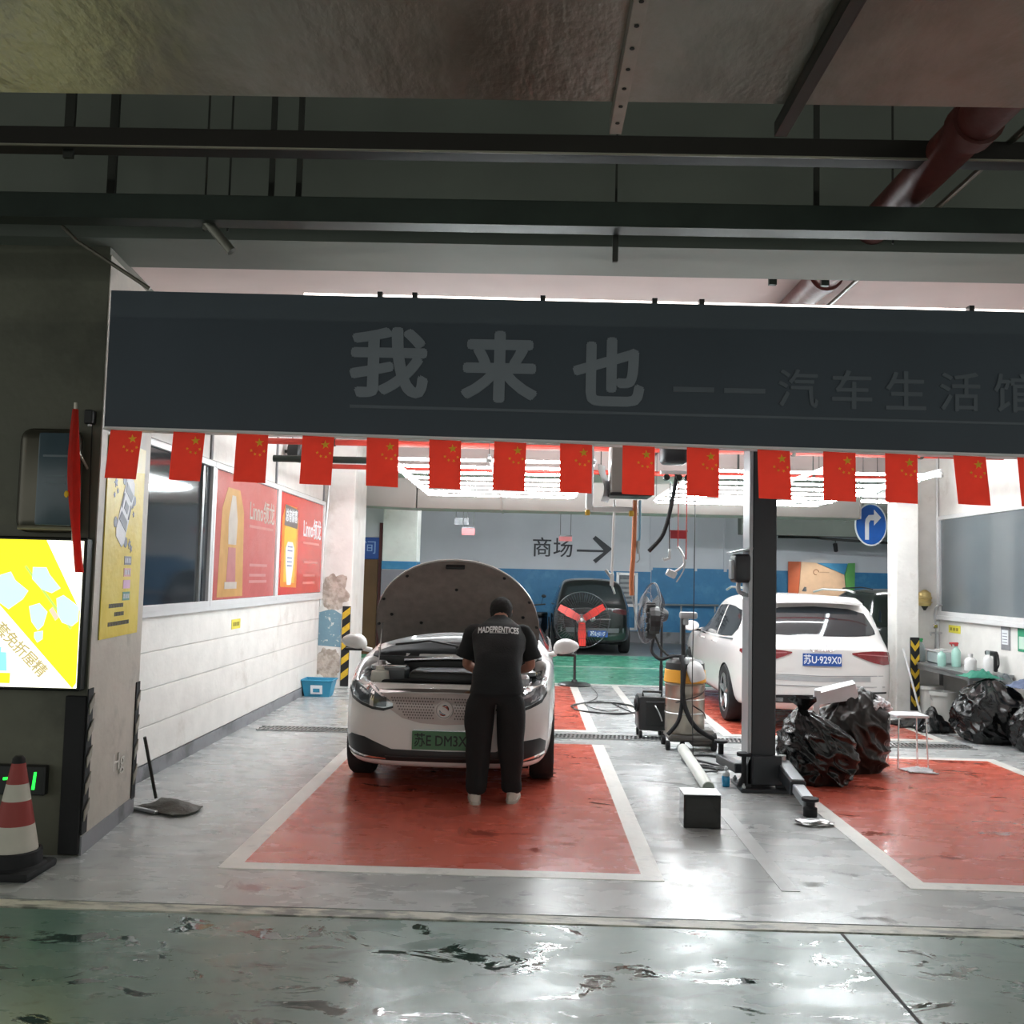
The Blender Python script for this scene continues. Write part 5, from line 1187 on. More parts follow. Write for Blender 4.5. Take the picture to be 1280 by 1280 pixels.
# red window posters; the nearer one's paler inks have the window haze in their colour
m_pr = stained('poster_red', 'c04139', 'c9544a', .5, .7, .25, .8); m_pr2 = stained('poster_red_hazed', 'b56560', 'bd7a74', .45, .7, .14, .8)
m_py2 = M('poster_glow_yellow', 'd8b441', .3, var=.08); m_po = M('poster_orange', 'd9822e', .3); m_pwh = M('poster_white', 'dfe2e6', .3); m_pglass = M('poster_grey', '6b6464', .3)
def wposter(lab, y0, y1, mat, kind):
    t = thing('window_poster', lab, 'poster', (-3.028, y0, 1.40), group='red posters on the office windows')
    w = y1-y0; h = 1.26
    def q(poly, m_, nm, d): 
        bm = B(); prism(bm, poly, d, FRX); return obj(nm, bm, m_, t)
    q([(0, 0), (w, 0), (w, h), (0, h)], mat, 'sheet', .003)
    if kind == 1:
        c = w*.27
        q([(c-.42, .02), (c+.42, .02), (c+.36, .9), (c+.2, 1.12), (c-.2, 1.12), (c-.36, .9)], M('hazed_yellow', 'bd9460', .2, var=.1), 'yellow_glow', .004)
        q([(c-.13, .55), (c-.15, .8), (c-.06, 1.05), (c+.06, 1.05), (c+.15, .8), (c+.13, .55)], M('hazed_white', 'b9b1a8', .2), 'bottle_picture', .005)
        q([(c-.16, .12), (c+.16, .12), (c+.12, .52), (c-.12, .52)], M('hazed_pink', 'b07a78', .2), 'bottle_base', .005)
        q([(c-.20, .10), (c+.20, .10), (c+.20, .17), (c-.20, .17)], M('hazed_white', 'b9b1a8', .2), 'bottle_foot', .006)
        text('lettering', 'Linno领龙', .27, M('hazed_white', 'b9b1a8'), FRX @ T(w*.74, .93, .004), t, bold=.003, extrude=.002, sx=.88)
        for z, a, b2 in ((.77, .52, .95), (.35, .55, .86), (.24, .55, .84), (.17, .55, .86)): q([(w*a, z-.015), (w*b2, z-.015), (w*b2, z+.015), (w*a, z+.015)], M('hazed_rose', 'bf8682', .2), 'print_line', .0045)
    else:
        c = w*.24
        q([(c-.42, .1), (c+.40, .08), (c+.40, .95), (c+.3, 1.12), (c-.3, 1.12), (c-.42, .95)], m_po, 'orange_glow', .004)
        q([(c-.28, .16), (c+.28, .14), (c+.32, .8), (c+.2, .93), (c-.2, .93), (c-.3, .8)], m_py2, 'yellow_glow', .005)
        q([(c-.32, .86), (c+.34, .84), (c+.36, 1.09), (c-.30, 1.12)], m_pglass, 'title_plate', .006)
        text('lettering', '总有惊喜', .17, m_pwh, FRX @ T(c+.02, .98, .007), t, bold=.004, extrude=.002, sx=.9)
        q([(c-.10, .12), (c+.10, .12), (c+.20, .40), (c+.22, .58), (c+.12, .66), (c-.12, .66), (c-.22, .58), (c-.20, .40)], m_pwh, 'shield_picture', .006)
        for z in (.60, .55, .46, .41, .36): q([(c-.12, z-.008), (c+.12, z-.008), (c+.12, z+.008), (c-.12, z+.008)], M('poster_blue_ink', '5c6a94', .3), 'print_line', .008)
        text('lettering', 'Linno领龙', .30, m_pwh, FRX @ T(w*.74, .86, .004), t, bold=.004, extrude=.002, sx=.86)
        for z, a, b2 in ((.68, .52, .92), (.42, .55, .90), (.24, .55, .84), (.14, .55, .84)): q([(w*a, z-.015), (w*b2, z-.015), (w*b2, z+.015), (w*a, z+.015)], M('poster_rose', 'd07a72', .3), 'print_line', .0045)
wposter('hazy pale red poster on the middle left window, bottle on yellow glow', 9.13, 11.40, m_pr2, 1)
wposter('bright red poster on the far left window, white shield on orange glow', 11.53, 13.99, m_pr, 2)
bm = B(); box(bm, (-3.043, 10.05, 1.13), (.003, .30, .10)); lbq = obj('wall_label', bm, M('label_yellow', 'd8cf4a', .6), label='small yellow label on the white wall below the red posters', cat='label')
bm = B()
for k in range(4): box(bm, (-3.040, 9.97+k*.055, 1.13), (.003, .035, .04))
obj('label_mark', bm, M('label_ink', '8a7f2a', .6), lbq, kind='stuff')
# broom and floor squeegee / mop leaning by the pillar
mp_ = thing('flat_mop', 'grey flat mop with rag lying at the foot of the pillar', 'mop', (-2.50, 6.86, 0), 0)
bm = B(); tube(bm, [(-.13, .10, .05), (-.185, -.02, .50)], .012, 8); obj('handle', bm, m_rod, mp_, smooth=True)
bm = B(); gridf(bm, lambda u, v: Matrix.Rotation(R(-30), 3, 'Z') @ Vector(((u-.5)*.44+.05*math.sin(v*4), (v-.5)*.30, .012+.05*math.sin(PI*u)*math.sin(PI*v)+.012*noise.noise(Vector((u*6, v*6, 2))))), 16, 12, (0, 0, .008)); obj('rag', bm, M('wet_rag', '47453e', .6, var=.25, scale=14, bump=.4), mp_, smooth=True)
bm = B(); box(bm, (-.12, -.12, .02), (.24, .03, .02), .004, Matrix.Rotation(R(-30), 3, 'Z')); obj('edge_strip', bm, m_steel, mp_)
# blue basket with white label
bk = thing('plastic_basket', 'blue plastic basket on the floor at the far end of the left wall', 'basket', (-2.83, 13.25, 0))
m_bb = M('basket_blue', '2f86a8', .45, var=.05)
bm = B()
for sx_ in (-1, 1): add(bm, [(sx_*.17, -.13, .01), (sx_*.17, .13, .01), (sx_*.21, .17, .22), (sx_*.21, -.17, .22), (sx_*.16, -.13, .01), (sx_*.16, .13, .01), (sx_*.20, .16, .22), (sx_*.20, -.16, .22)], [(0, 1, 2, 3), (7, 6, 5, 4), (2, 3, 7, 6), (0, 3, 7, 4), (1, 2, 6, 5)])
for sy in (-1, 1): add(bm, [(-.17, sy*.13, .01), (.17, sy*.13, .01), (.21, sy*.17, .22), (-.21, sy*.17, .22), (-.17, sy*.12, .01), (.17, sy*.12, .01), (.20, sy*.16, .22), (-.20, sy*.16, .22)], [(0, 1, 2, 3), (7, 6, 5, 4), (2, 3, 7, 6), (0, 3, 7, 4), (1, 2, 6, 5)])
box(bm, (0, 0, .008), (.34, .26, .012)); obj('bin', bm, m_bb, bk)
bm = B(); tube(bm, [(-.215, -.175, .22), (.215, -.175, .22), (.215, .175, .22), (-.215, .175, .22)], .012, 6, True); obj('rim', bm, m_bb, bk)
bm = B(); box(bm, (0, -.165, .10), (.16, .006, .12), 0, Matrix.Rotation(R(10), 3, 'X')); lk = obj('label_card', bm, m_pwh, bk)
bm = B(); box(bm, (.0, -.169, .09), (.09, .006, .05), 0, Matrix.Rotation(R(10), 3, 'X')); obj('label_mark', bm, m_bb, lk)
# black lamp on the left wall and cable conduit
wl_ = thing('wall_floodlight', 'black round floodlight on the left wall behind the flags', 'lamp', (-3.04, 11.75, 3.17))
bm = B(); lathe(bm, [(0, 0), (.10, 0), (.13, .06), (.14, .14), (.12, .16), (0, .16)], (.05, 0, 0), 16, Matrix.Rotation(R(90), 3, 'Y')); obj('housing', bm, m_black, wl_, smooth=True)
bm = B(); tube(bm, [(.0, 0, .0), (.06, 0, 0)], .02, 8); tube(bm, smooth_path([(.1, 0, .1), (.06, .02, .3), (.01, .05, .5)]), .006, 6); obj('bracket', bm, m_rod, wl_)
cable('thin white cable down the peeling column', [(-2.96, 14.07, 3.3), (-2.98, 14.07, 2.6), (-3.03, 14.07, 1.9), (-3.03, 14.07, 1.2)], .012, m_alu, 'wall_cable')

# ================================================================ HANGING SERVICE REELS (centre)
rl = thing('hose_reel_box', 'white ceiling reel housing hanging over the bay, with hoses below', 'hose reel', (.91, 8.80, 2.46))
bm = B(); box(bm, (0, 0, .24), (.36, .34, .46), .02, seg=2); obj('housing', bm, m_wbeam, rl, smooth=True)
bm = B(); box(bm, (0, 0, .0), (.38, .36, .03), .006); obj('bottom_plate', bm, m_trimblk, rl)
bm = B(); gridf(bm, lambda u, v: Vector((-.27+.08*u+.03*math.sin(v*5), -.10+.2*u, -.06+.34*v)), 4, 8, (.004, 0, 0)); obj('loose_cover', bm, m_pwh, rl, smooth=True)
bm = B(); tube(bm, [(-.38, .0, -.12), (-.38, 0, .48), (.3, 0, .48)], .02, 8); box(bm, (-.36, 0, .15), (.06, .06, .60), .006); box(bm, (-.18, 0, -.13), (.42, .05, .05), .006); obj('frame', bm, m_alu, rl)
for x in (-.38, .02):
    bm = B(); lathe(bm, [(0, 0), (.02, .0), (.026, .025), (.02, .05), (0, .055)], (x, -.03, -.19), 10); obj('valve', bm, M('brass', 'c19a3f', .3, .7), rl, smooth=True)
for x in (-.15, .15):
    bm = B(); tube(bm, [(x, 0, .46), (x, 0, 1.44)], .01, 6); obj('ceiling_rod', bm, m_rod, rl)
def hang(lab, pts, r, mat, end=None, cat='hose', name='hanging_hose'):
    t = thing(name, lab, cat, pts[-1]); L_ = Vector(pts[-1])
    bm = B(); tube(bm, smooth_path([Vector(p)-L_ for p in pts]), r, 8); obj('hose', bm, mat, t, smooth=True)
    if end:
        bm = B(); end(bm); obj('fitting', bm, m_steel, t, smooth=True)
    return t
def gun(bm): box(bm, (0, 0, -.05), (.035, .04, .12), .008); tube(bm, [(0, 0, -.04), (-.06, 0, .04)], .014, 8); tube(bm, [(0, 0, -.1), (.03, 0, -.18)], .01, 8)
def coupler(bm): lathe(bm, [(0, 0), (.014, 0), (.018, -.04), (.014, -.09), (.008, -.12), (0, -.12)], (0, 0, 0), 10); tube(bm, [(.01, 0, -.1), (.015, 0, -.17), (-.01, 0, -.2)], .006, 6)
hang('white hose with spray gun hanging from the ceiling reel', [(.78, 8.80, 2.42), (.77, 8.80, 2.1), (.765, 8.80, 1.74)], .011, m_alu, gun)
hang('orange air hose hanging from the ceiling reel', [(.965, 8.8, 2.42), (.96, 8.8, 2.0), (.945, 8.8, 1.70), (.95, 8.8, 1.55)], .022, M('hose_orange', 'cf7d52', .5), lambda bm: tube(bm, smooth_path([(0, 0, .0), (.02, 0, -.1), (.05, 0, -.25), (.08, 0, -.3)]), .007, 6))
hang('thin light blue hose beside the orange air hose', [(1.01, 8.8, 2.42), (1.01, 8.8, 2.1), (1.0, 8.8, 2.05)], .012, M('hose_blue', '7fb0cc', .5), coupler)
hang('thick black hose curving down from the second reel', [(1.42, 9.3, 2.72), (1.39, 9.3, 2.52), (1.34, 9.3, 2.28), (1.28, 9.3, 2.11), (1.16, 9.3, 1.97)], .020, m_rubber)
hang('black cord with hook hanging beside the thick curved hose', [(1.36, 9.3, 2.65), (1.355, 9.3, 2.3), (1.36, 9.3, 1.98)], .006, m_black, lambda bm: (box(bm, (0, 0, -.03), (.025, .025, .1), .005), tube(bm, [(0, 0, -.07), (-.05, 0, -.09), (-.06, 0, -.07)], .014, 6)))
hang('left red cord holding the clip cluster', [(1.44, 9.3, 2.65), (1.44, 9.3, 2.3), (1.44, 9.3, 2.0)], .005, m_spr, lambda bm: (tube(bm, smooth_path([(0, 0, .02), (.05, 0, -.06), (.06, 0, -.15), (-.02, 0, -.22)]), .012, 6), box(bm, (-.06, 0, -.24), (.10, .05, .07), .01, Matrix.Rotation(R(25), 3, 'Y'))), 'cable', 'hanging_cable')
hang('right red cord ending beside the clip cluster', [(1.52, 9.3, 2.65), (1.52, 9.3, 2.3), (1.52, 9.3, 1.9)], .006, m_spr, lambda bm: tube(bm, smooth_path([(0, 0, -.02), (-.03, 0, -.12), (-.09, 0, -.22)]), .007, 6), 'cable', 'hanging_cable')
hang('long thin black cord hanging down to the floor beside the vacuum', [(1.60, 9.3, 2.65), (1.60, 9.3, 1.6), (1.585, 9.25, .7), (1.56, 9.0, .03)], .0045, m_black, None, 'cable', 'hanging_cable')
bm = B(); box(bm, (0, 0, 0), (.16, .01, .08), .004); box(bm, (0, -.006, .035), (.17, .012, .014)); obj('red_tag', bm, M('tag_red', 'b8404a', .5), label='small red tag hanging between the two red cords', cat='tag', loc=(1.45, 9.33, 2.14))
r2 = thing('cord_reel', 'dark cable reel on the ceiling bracket between the bays', 'cable reel', (1.42, 9.3, 2.78))
bm = B(); box(bm, (-.03, 0, .17), (.26, .26, .26), .05, seg=3); obj('drum_case', bm, m_post, r2, smooth=True)
bm = B(); box(bm, (.05, 0, -.04), (.42, .06, .03), .004); obj('bracket', bm, m_alu, r2)
bm = B(); tube(bm, [(-.03, 0, .29), (-.03, 0, 1.12)], .012, 6); obj('ceiling_rod', bm, m_rod, r2)
for x in (-.1, .02, .10, .2):
    bm = B(); tube(bm, [(x, -.04, -.09), (x, .04, -.09)], .03, 10); obj('guide_roller', bm, m_rod, r2, smooth=True)

# ================================================================ RUBBISH BAGS AND RIGHT SIDE
m_bag = M('black_bin_bag', '0b0c0d', .25, var=.2, scale=4, bump=.15, bscale=9)
def bag(lab, loc, s, seed, top=None, mat=m_bag, tie=True, lean=(0, 0), name='rubbish_bag'):
    t = thing(name, lab, 'rubbish bag', loc, group='black rubbish bags')
    bm = B()
    for v in bmesh.ops.create_icosphere(bm, subdivisions=6, radius=1)['verts']:
        d_ = v.co.copy()
        q_ = Vector([math.copysign(abs(c_)**.78, c_) for c_ in d_]); z = d_.z
        k = 1-.55*max(0, (z-.05)/.95)**1.5
        w = 1+.14*noise.noise(d_*1.7+Vector((seed*2.3, 1, 4)))
        for f_, A_ in ((1.4, .17), (3.0, .06), (6.5, .010)):
            n_ = noise.noise(Vector((q_.x*f_, q_.y*f_, q_.z*f_*1.6+.7*q_.x*f_))+Vector((seed, seed*1.7, f_)))
            w += A_*(max(0, 1-abs(n_)*2.2)**2-.3)
        a_ = math.atan2(d_.y, d_.x); w += .06*math.sin(a_*9+seed+4*noise.noise(d_*2))*max(0, z)
        p = Vector((q_.x*s[0]*k*w+lean[0]*max(0, z), q_.y*s[1]*k*w+lean[1]*max(0, z), q_.z*s[2]*(1+.10*noise.noise(d_*3+Vector((seed, 2, 2))))))
        p.z = max(p.z, -s[2]*.80); p.z += s[2]*.80+.002
        v.co = p
    obj('bag', bm, mat, t, smooth='all')
    if tie:
        bm = B(); c = Vector((lean[0], lean[1], s[2]*1.76)); n = 14; rr = []
        for k, (z, r_) in enumerate(((-.05, .05), (0, .03), (.04, .05), (.09, .09), (.12, .11))):
            rr.append([bm.verts.new(c+Vector((r_*(1+.35*math.sin(5*a+k+seed))*math.cos(a), r_*(1+.35*math.sin(4*a+seed))*math.sin(a), z))) for a in [2*PI*i/n for i in range(n)]])
        for q, w in zip(rr, rr[1:]):
            for j in range(n): bm.faces.new((q[j], q[(j+1) % n], w[(j+1) % n], w[j]))
        obj('tied_neck', bm, mat, t, smooth='all')
    return t
bag('full black rubbish bag nearest the lift arm', (2.52, 8.42, 0), (.29, .28, .34), 1.3, lean=(-.12, 0))
bag('open black rubbish bag behind, stuffed with white paper', (3.0, 9.0, 0), (.31, .29, .41), 4.1, M('brownish_bag', '201d1b', .3), tie=False, mat=M('brown_black_bag', '171412', .28, var=.2, scale=4, bump=.15, bscale=9), lean=(.08, 0))
pb = thing('cardboard_box', 'white flat box sticking out of the open rubbish bag', 'box', (2.88, 8.98, .66))
bm = B(); add(bm, [(-.22, -.12, -.06), (.16, -.10, .0), (.20, .12, .02), (-.2, .12, -.04), (-.20, -.13, .05), (.12, -.11, .14), (.17, .12, .15), (-.18, .12, .06)], [(0, 3, 2, 1), (4, 5, 6, 7), (0, 1, 5, 4), (1, 2, 6, 5), (2, 3, 7, 6), (3, 0, 4, 7)]); obj('carton', bm, m_pwh, pb)
bm = B(); add(bm, [(-.27, -.14, -.14), (-.22, -.14, -.14), (-.20, -.14, .07), (-.26, -.14, .07), (-.27, -.13, -.14), (-.22, -.13, -.14), (-.20, -.13, .07), (-.26, -.13, .07)], [(0, 1, 2, 3), (7, 6, 5, 4), (0, 4, 5, 1), (1, 5, 6, 2), (2, 6, 7, 3), (3, 7, 4, 0)]); obj('flap', bm, m_pwh, pb)
bm = B()
for k in range(14):
    rr = random.Random(k); blob(bm, (rr.uniform(-.12, .14), rr.uniform(-.1, .1), rr.uniform(0, .10)), (.05, .05, .035), 2, .7, 5, k)
obj('crumpled_paper', bm, m_pwh, kind='stuff', label='crumpled white paper spilling from the open rubbish bag', cat='paper', loc=(3.22, 8.95, .56))
bag('large black rubbish bag in front of the worktable', (5.16, 10.88, 0), (.36, .34, .38), 7.7, tie=False, lean=(.05, .05))
bag('black rubbish bag cut by the right edge, behind the large one', (5.36, 10.25, 0), (.24, .26, .30), 2.2, tie=False)
def sheet(lab, loc, w, l, h, mat, seed, rz=0, cat='rag', name='plastic_sheet'):
    bm = B(); gridf(bm, lambda u, v: Vector(((u-.5)*w*(1+.15*math.sin(7*v+seed)), (v-.5)*l*(1+.15*math.sin(6*u+seed)), .006+h*max(0, math.sin(PI*u)*math.sin(PI*v))*(.6+.8*abs(noise.noise(Vector((u*4+seed, v*4, 0)))))+.02*abs(noise.noise(Vector((u*11, v*11, seed)))))), 20, 20, (0, 0, .004))
    return obj(name, bm, mat, label=lab, cat=cat, smooth='all', loc=loc, rz=rz)
sheet('crumpled black plastic sheet on the floor before the white buckets', (4.85, 11.95, 0), .75, .55, .13, m_bag, 3, cat='plastic sheet')
sheet('torn black bin liner leaning against the large rubbish bag', (4.80, 11.55, 0), .40, .45, .30, m_bag, 6, cat='plastic sheet')
sheet('teal cloth bundle on the large rubbish bag', (5.12, 11.02, .68), .36, .3, .10, M('teal_cloth', '2f7d68', .7), 2, name='cloth')
sheet('blue grey cloth heap at the right edge above the bags', (5.42, 10.62, .62), .30, .35, .12, M('bluegrey_cloth', '5d6a86', .7), 5, name='cloth')
sheet('dark cloth lying against the right wall behind the large rubbish bag', (5.40, 11.12, .60), .32, .35, .14, M('darkgrey_cloth', '5a6164', .7), 8, name='cloth')
# stool
stl = thing('stool', 'white stool with thin wire legs beside the rubbish bags', 'stool', (3.60, 9.2, 0))
bm = B(); box(bm, (0, 0, .49), (.30, .28, .025), .01, seg=2); obj('seat', bm, m_pwh, stl, smooth=True)
for x in (-1, 1):
    for y in (-1, 1):
        bm = B(); tube(bm, [(x*.125, y*.11, .48), (x*.14, y*.125, 0)], .008, 8); obj('leg', bm, m_chrome, stl)
sheet('folded white paper lying under the stool', (3.62, 9.0, 0), .26, .22, .03, m_pwh, 9, cat='paper', name='paper')
# stool-side paper and cleaning table
tb_ = thing('worktable', 'grey steel worktable against the right wall', 'table', (5.38, 12.25, 0))
bm = B(); box(bm, (0, 0, .685), (.52, 1.95, .03), .004); obj('top', bm, M('table_steel', '8f9192', .3, .6), tb_)
bm = B(); box(bm, (0, 0, .645), (.5, 1.90, .05)); obj('apron', bm, M('table_steel', '8f9192'), tb_)
for x in (-1, 1):
    for y in (-1, 1):
        bm = B(); box(bm, (x*.23, y*.93, .31), (.04, .04, .62)); obj('leg', bm, M('table_steel', '8f9192'), tb_)
def bucket(lab, loc, r, h, handle=True):
    t = thing('bucket', lab, 'bucket', loc, group='white buckets under the worktable')
    bm = B(); lathe(bm, [(0, .004), (r*.86, .004), (r*.86, .0), (r, h), (r*.95, h), (r*.84, .03), (0, .03)], (0, 0, 0), 24); obj('pail', bm, M('bucket_white', 'd6d5d0', .4, var=.05), t, smooth=True)
    bm = B(); lathe(bm, [(r*.97, h-.05), (r*1.06, h-.05), (r*1.06, h-.03), (r*1.04, h), (r*.98, h)], (0, 0, 0), 24); obj('rim', bm, MATS['bucket_white'], t, smooth=True)
    bm = B(); tube(bm, [(r*1.05*math.cos(a), -r*.5*math.sin(a)*.2-.02, h-.05-r*.9*math.sin(a)) for a in [PI*i/10 for i in range(11)]], .004, 5); obj('handle', bm, m_steel, t)
bucket('large white bucket under the front of the worktable', (5.28, 12.35, 0), .16, .38); bucket('white bucket behind, nearest the column', (5.33, 12.85, 0), .16, .40)
bm = B(); lathe(bm, [(0, 0), (.10, 0), (.13, .26), (.12, .26), (.09, .02), (0, .02)], (0, 0, 0), 20); obj('terracotta_pot', bm, M('brown_pot', '8f5a3c', .6, var=.1), label='brown tub below the front end of the worktable', cat='tub', smooth=True, loc=(5.30, 11.75, 0))
def bottle(lab, loc, r, h, mat, capm, kind=0):
    t = thing('bottle', lab, 'bottle', loc, group='bottles on the worktable')
    bm = B(); lathe(bm, [(0, 0), (r*.95, 0), (r, .01), (r, h*.6), (r*.75, h*.72), (r*.35, h*.8), (r*.35, h*.86), (0, h*.86)], (0, 0, 0), 16); obj('flask', bm, mat, t, smooth=True)
    bm = B()
    if kind: box(bm, (0, 0, h*.9), (r*.7, r*.7, h*.1), .004); box(bm, (-r*.5, 0, h*.97), (r*2.0, r*.6, h*.09), .006); tube(bm, [(-r*1.1, 0, h*.94), (-r*.9, 0, h*.84)], r*.12, 6)
    else: lathe(bm, [(0, h*.86), (r*.42, h*.86), (r*.42, h), (0, h)], (0, 0, 0), 12)
    obj('spray_trigger' if kind else 'cap', bm, capm, t, smooth=True)
Z = .70
m_cl = M('clear_bottle', 'a9b5b6', .15, var=.08); m_bw = M('bottle_white', 'd6d6d6', .35)
bottle('clear spray bottle with green trigger at the column end of the worktable', (5.26, 13.0, Z), .06, .30, m_cl, M('trigger_green', '2fa35c', .4), 1)
bottle('yellow bottle beside the green-triggered sprayer', (5.19, 13.12, Z), .05, .28, M('bottle_yellow', 'd8c02c', .35), M('cap_orange', 'c9722f', .4))
bottle('pale green bottle with red trigger in the middle of the worktable', (5.40, 12.25, Z), .055, .30, M('bottle_mint', 'a5cfc4', .3), M('trigger_red', 'b23a3c', .4), 1)
bottle('squat white bottle at the front of the worktable', (5.35, 11.75, Z), .07, .20, m_bw, m_bw)
bottle('tall white bottle at the front corner of the worktable', (5.42, 11.45, Z), .055, .26, m_bw, m_cl)
bottle('pale green bottle left of the red-triggered one', (5.24, 12.3, Z), .05, .22, M('bottle_mint', 'a5cfc4'), m_bw)
bs = thing('basin', 'translucent plastic basin on the worktable under the tap', 'basin', (5.42, 12.72, Z))
bm = B(); box(bm, (0, 0, .08), (.26, .34, .16), .02); obj('tub', bm, m_cl, bs)
bm = B(); tube(bm, [(-.14, -.18, .165), (.14, -.18, .165), (.14, .18, .165), (-.14, .18, .165)], .01, 6, True); obj('rim', bm, m_bw, bs)
sg_ = thing('spray_gun', 'black spray gun lying behind the white bottles', 'spray gun', (5.54, 11.62, Z))
bm = B(); box(bm, (0, 0, .22), (.05, .26, .06), .015); box(bm, (0, -.1, .12), (.04, .05, .22), .01); obj('gun_body', bm, m_trimblk, sg_); bm = B(); tube(bm, smooth_path([(0, -.1, .02), (0, -.18, .1), (0, -.16, .22)]), .008, 6); obj('hose', bm, m_rubber, sg_)
# brass bell / regulator, red hose, tap
be = thing('brass_regulator', 'brass water regulator on the wall right of the column', 'regulator', (5.42, 13.25, 1.46))
bm = B(); lathe(bm, [(0, 0), (.015, 0), (.03, .03), (.045, .05), (.045, .06), (0, .06)], (0, 0, -.09), 12); obj('drain_tip', bm, m_rod, be, smooth=True)
bm = B(); lathe(bm, [(0, 0), (.07, 0), (.085, .03), (.085, .09), (.095, .10), (.095, .12), (.085, .13), (.08, .18), (.05, .2), (.02, .22), (0, .22)], (0, 0, -.03), 20); lathe(bm, [(.085, .0), (.1, .004), (.1, .016), (.085, .02)], (0, 0, .01), 20); obj('body', bm, M('pale_brass', 'cdb67a', .3, .5), be, smooth=True)
bm = B(); tube(bm, [(0, .06, .07), (0, .11, .07)], .02, 8); obj('wall_bracket', bm, m_rod, be)
cable('thin red hose down the wall to the brass regulator', [(5.30, 13.33, 3.8), (5.31, 13.33, 2.6), (5.33, 13.32, 1.7), (5.35, 13.28, 1.48)], .012, m_spr, 'wall_hose')
cable('thin conduit beside the right window frame', [(5.63, 13.33, 3.6), (5.63, 13.33, 2.6), (5.63, 13.33, 1.5), (5.63, 13.33, .72)], .014, m_alu, 'wall_conduit')
tp = thing('wall_tap', 'steel tap and valves on the wall above the worktable', 'tap', (5.57, 13.2, 1.02))
bm = B(); tube(bm, smooth_path([(.08, 0, .42), (.0, 0, .42), (-.03, .02, .3), (-.02, 0, .12), (-.03, 0, -.2)]), .013, 8); obj('pipe', bm, m_steel, tp, smooth=True)
bm = B(); box(bm, (-.03, 0, .14), (.06, .05, .06), .01); tube(bm, [(-.1, 0, .05), (.06, 0, .05)], .014, 8); tube(bm, [(.0, -.06, .22), (.0, .03, .22)], .014, 8); obj('valve', bm, m_chrome, tp, smooth=True)
bm = B(); tube(bm, [(-.09, 0, .05), (-.09, 0, .01)], .012, 8); obj('spout', bm, m_chrome, tp, smooth=True)
# long-handled dustpan / floor wiper by the column
dpn = thing('floor_squeegee', 'white long-handled squeegee leaning by the striped column guard', 'squeegee', (5.02, 12.42, 0))
bm = B(); tube(bm, [(.0, -.02, .06), (-.10, .30, .88)], .014, 8); obj('handle', bm, m_bw, dpn, smooth=True)
bm = B(); box(bm, (.03, -.04, .035), (.34, .09, .06), .015); obj('head', bm, m_bw, dpn)
def tagw(lab, y0, y1, z0, z1, mat, name='wall_notice'):
    bm = B(); box(bm, (5.654, (y0+y1)/2, (z0+z1)/2), (.008, y1-y0, z1-z0)); return obj(name, bm, mat, label=lab, cat='notice')
o = tagw('small yellow label on the right wall above the worktable', 12.70, 13.04, 1.09, 1.19, M('label_yellow', 'd8cf4a'))
bm = B()
for k in range(3): box(bm, (5.648, 12.78+k*.09, 1.14), (.004, .06, .04))
obj('label_mark', bm, M('label_ink', '8a7f2a'), o, kind='stuff')
o = tagw('white price notice in a grey frame under the right window', 11.40, 11.61, .97, 1.25, m_skirt); bm = B(); box(bm, (5.647, 11.505, 1.12), (.006, .15, .17)); obj('sheet', bm, m_pwh, o)
for k in range(4):
    bm = B(); box(bm, (5.643, 11.505, 1.06+k*.035), (.003, .11, .008)); obj('print_line', bm, m_pg, o)
o = tagw('green certificate at the right edge under the window', 10.86, 11.22, .98, 1.25, M('cert_green', '2f8f6a', .5)); bm = B(); box(bm, (5.647, 11.04, 1.08), (.006, .28, .14)); obj('sheet', bm, M('cert_pale', 'b9d3c4', .5), o)

# ================================================================ BACK OF THE HALL
m_ink = M('wall_letter_dark', '3a3b40', .6)
wt = thing('wall_lettering', 'dark Chinese lettering and right arrow painted on the back wall', 'lettering', (0, 25.985, 2.46))
for i, ch in enumerate('商场'): text('letter', ch, .56, m_ink, T(.36+i*.57, 0, 0) @ FX, wt, bold=.004, extrude=.006)
bm = B(); prism(bm, [(1.30, .0), (2.02, .0), (1.72, .30), (1.80, .38), (2.26, .035), (1.82, -.36), (1.74, -.28), (2.02, -.06), (1.30, -.06)], .008, T(0, .0, 0) @ FX); obj('arrow', bm, m_ink, wt)
rs = thing('restroom_sign', 'blue restroom sign half hidden by the white column at left', 'sign', (-3.55, 20.14, 2.21))
bm = B(); box(bm, (-.1, 0, 0), (1.1, .04, .46), .01); obj('panel', bm, M('sign_blue', '2a4f9a', .4), rs)
text('sign_text', '洗手间', .30, M('sign_pale_ink', '8fa8d8', .5), T(-.09, -.021, 0) @ FX, rs, extrude=.003)
# round blue turn-right sign
ts = thing('road_sign', 'round blue sign with a white right-turn arrow hanging before the column', 'sign', (5.64, 15.95, 2.69))
bm = B(); lathe(bm, [(0, 0), (.265, 0), (.265, .02), (0, .02)], (0, 0, 0), 36, Matrix.Rotation(R(90), 3, 'X')); obj('disc', bm, M('road_sign_blue', '1d5bb0', .35), ts)
bm = B(); lathe(bm, [(.25, 0), (.268, 0), (.268, .026), (.25, .026)], (0, 0, 0), 36, Matrix.Rotation(R(90), 3, 'X')); obj('rim', bm, m_pwh, ts)
bm = B(); prism(bm, [(-.10, -.19), (-.035, -.19), (-.035, .02), (-.01, .055), (.05, .055), (.05, -.01), (.17, .09), (.05, .19), (.05, .125), (-.04, .12), (-.09, .07), (-.10, .02)], .006, T(0, -.022, 0) @ FX); obj('arrow', bm, m_pwh, ts)
bm = B()
for x in (-.12, .12): tube(bm, [(x, .01, .22), (x, .01, 1.2)], .005, 5)
obj('hanging_wires', bm, m_rod, ts)
for v in ts.children:
    v.scale = (.98, 1, 1.32)
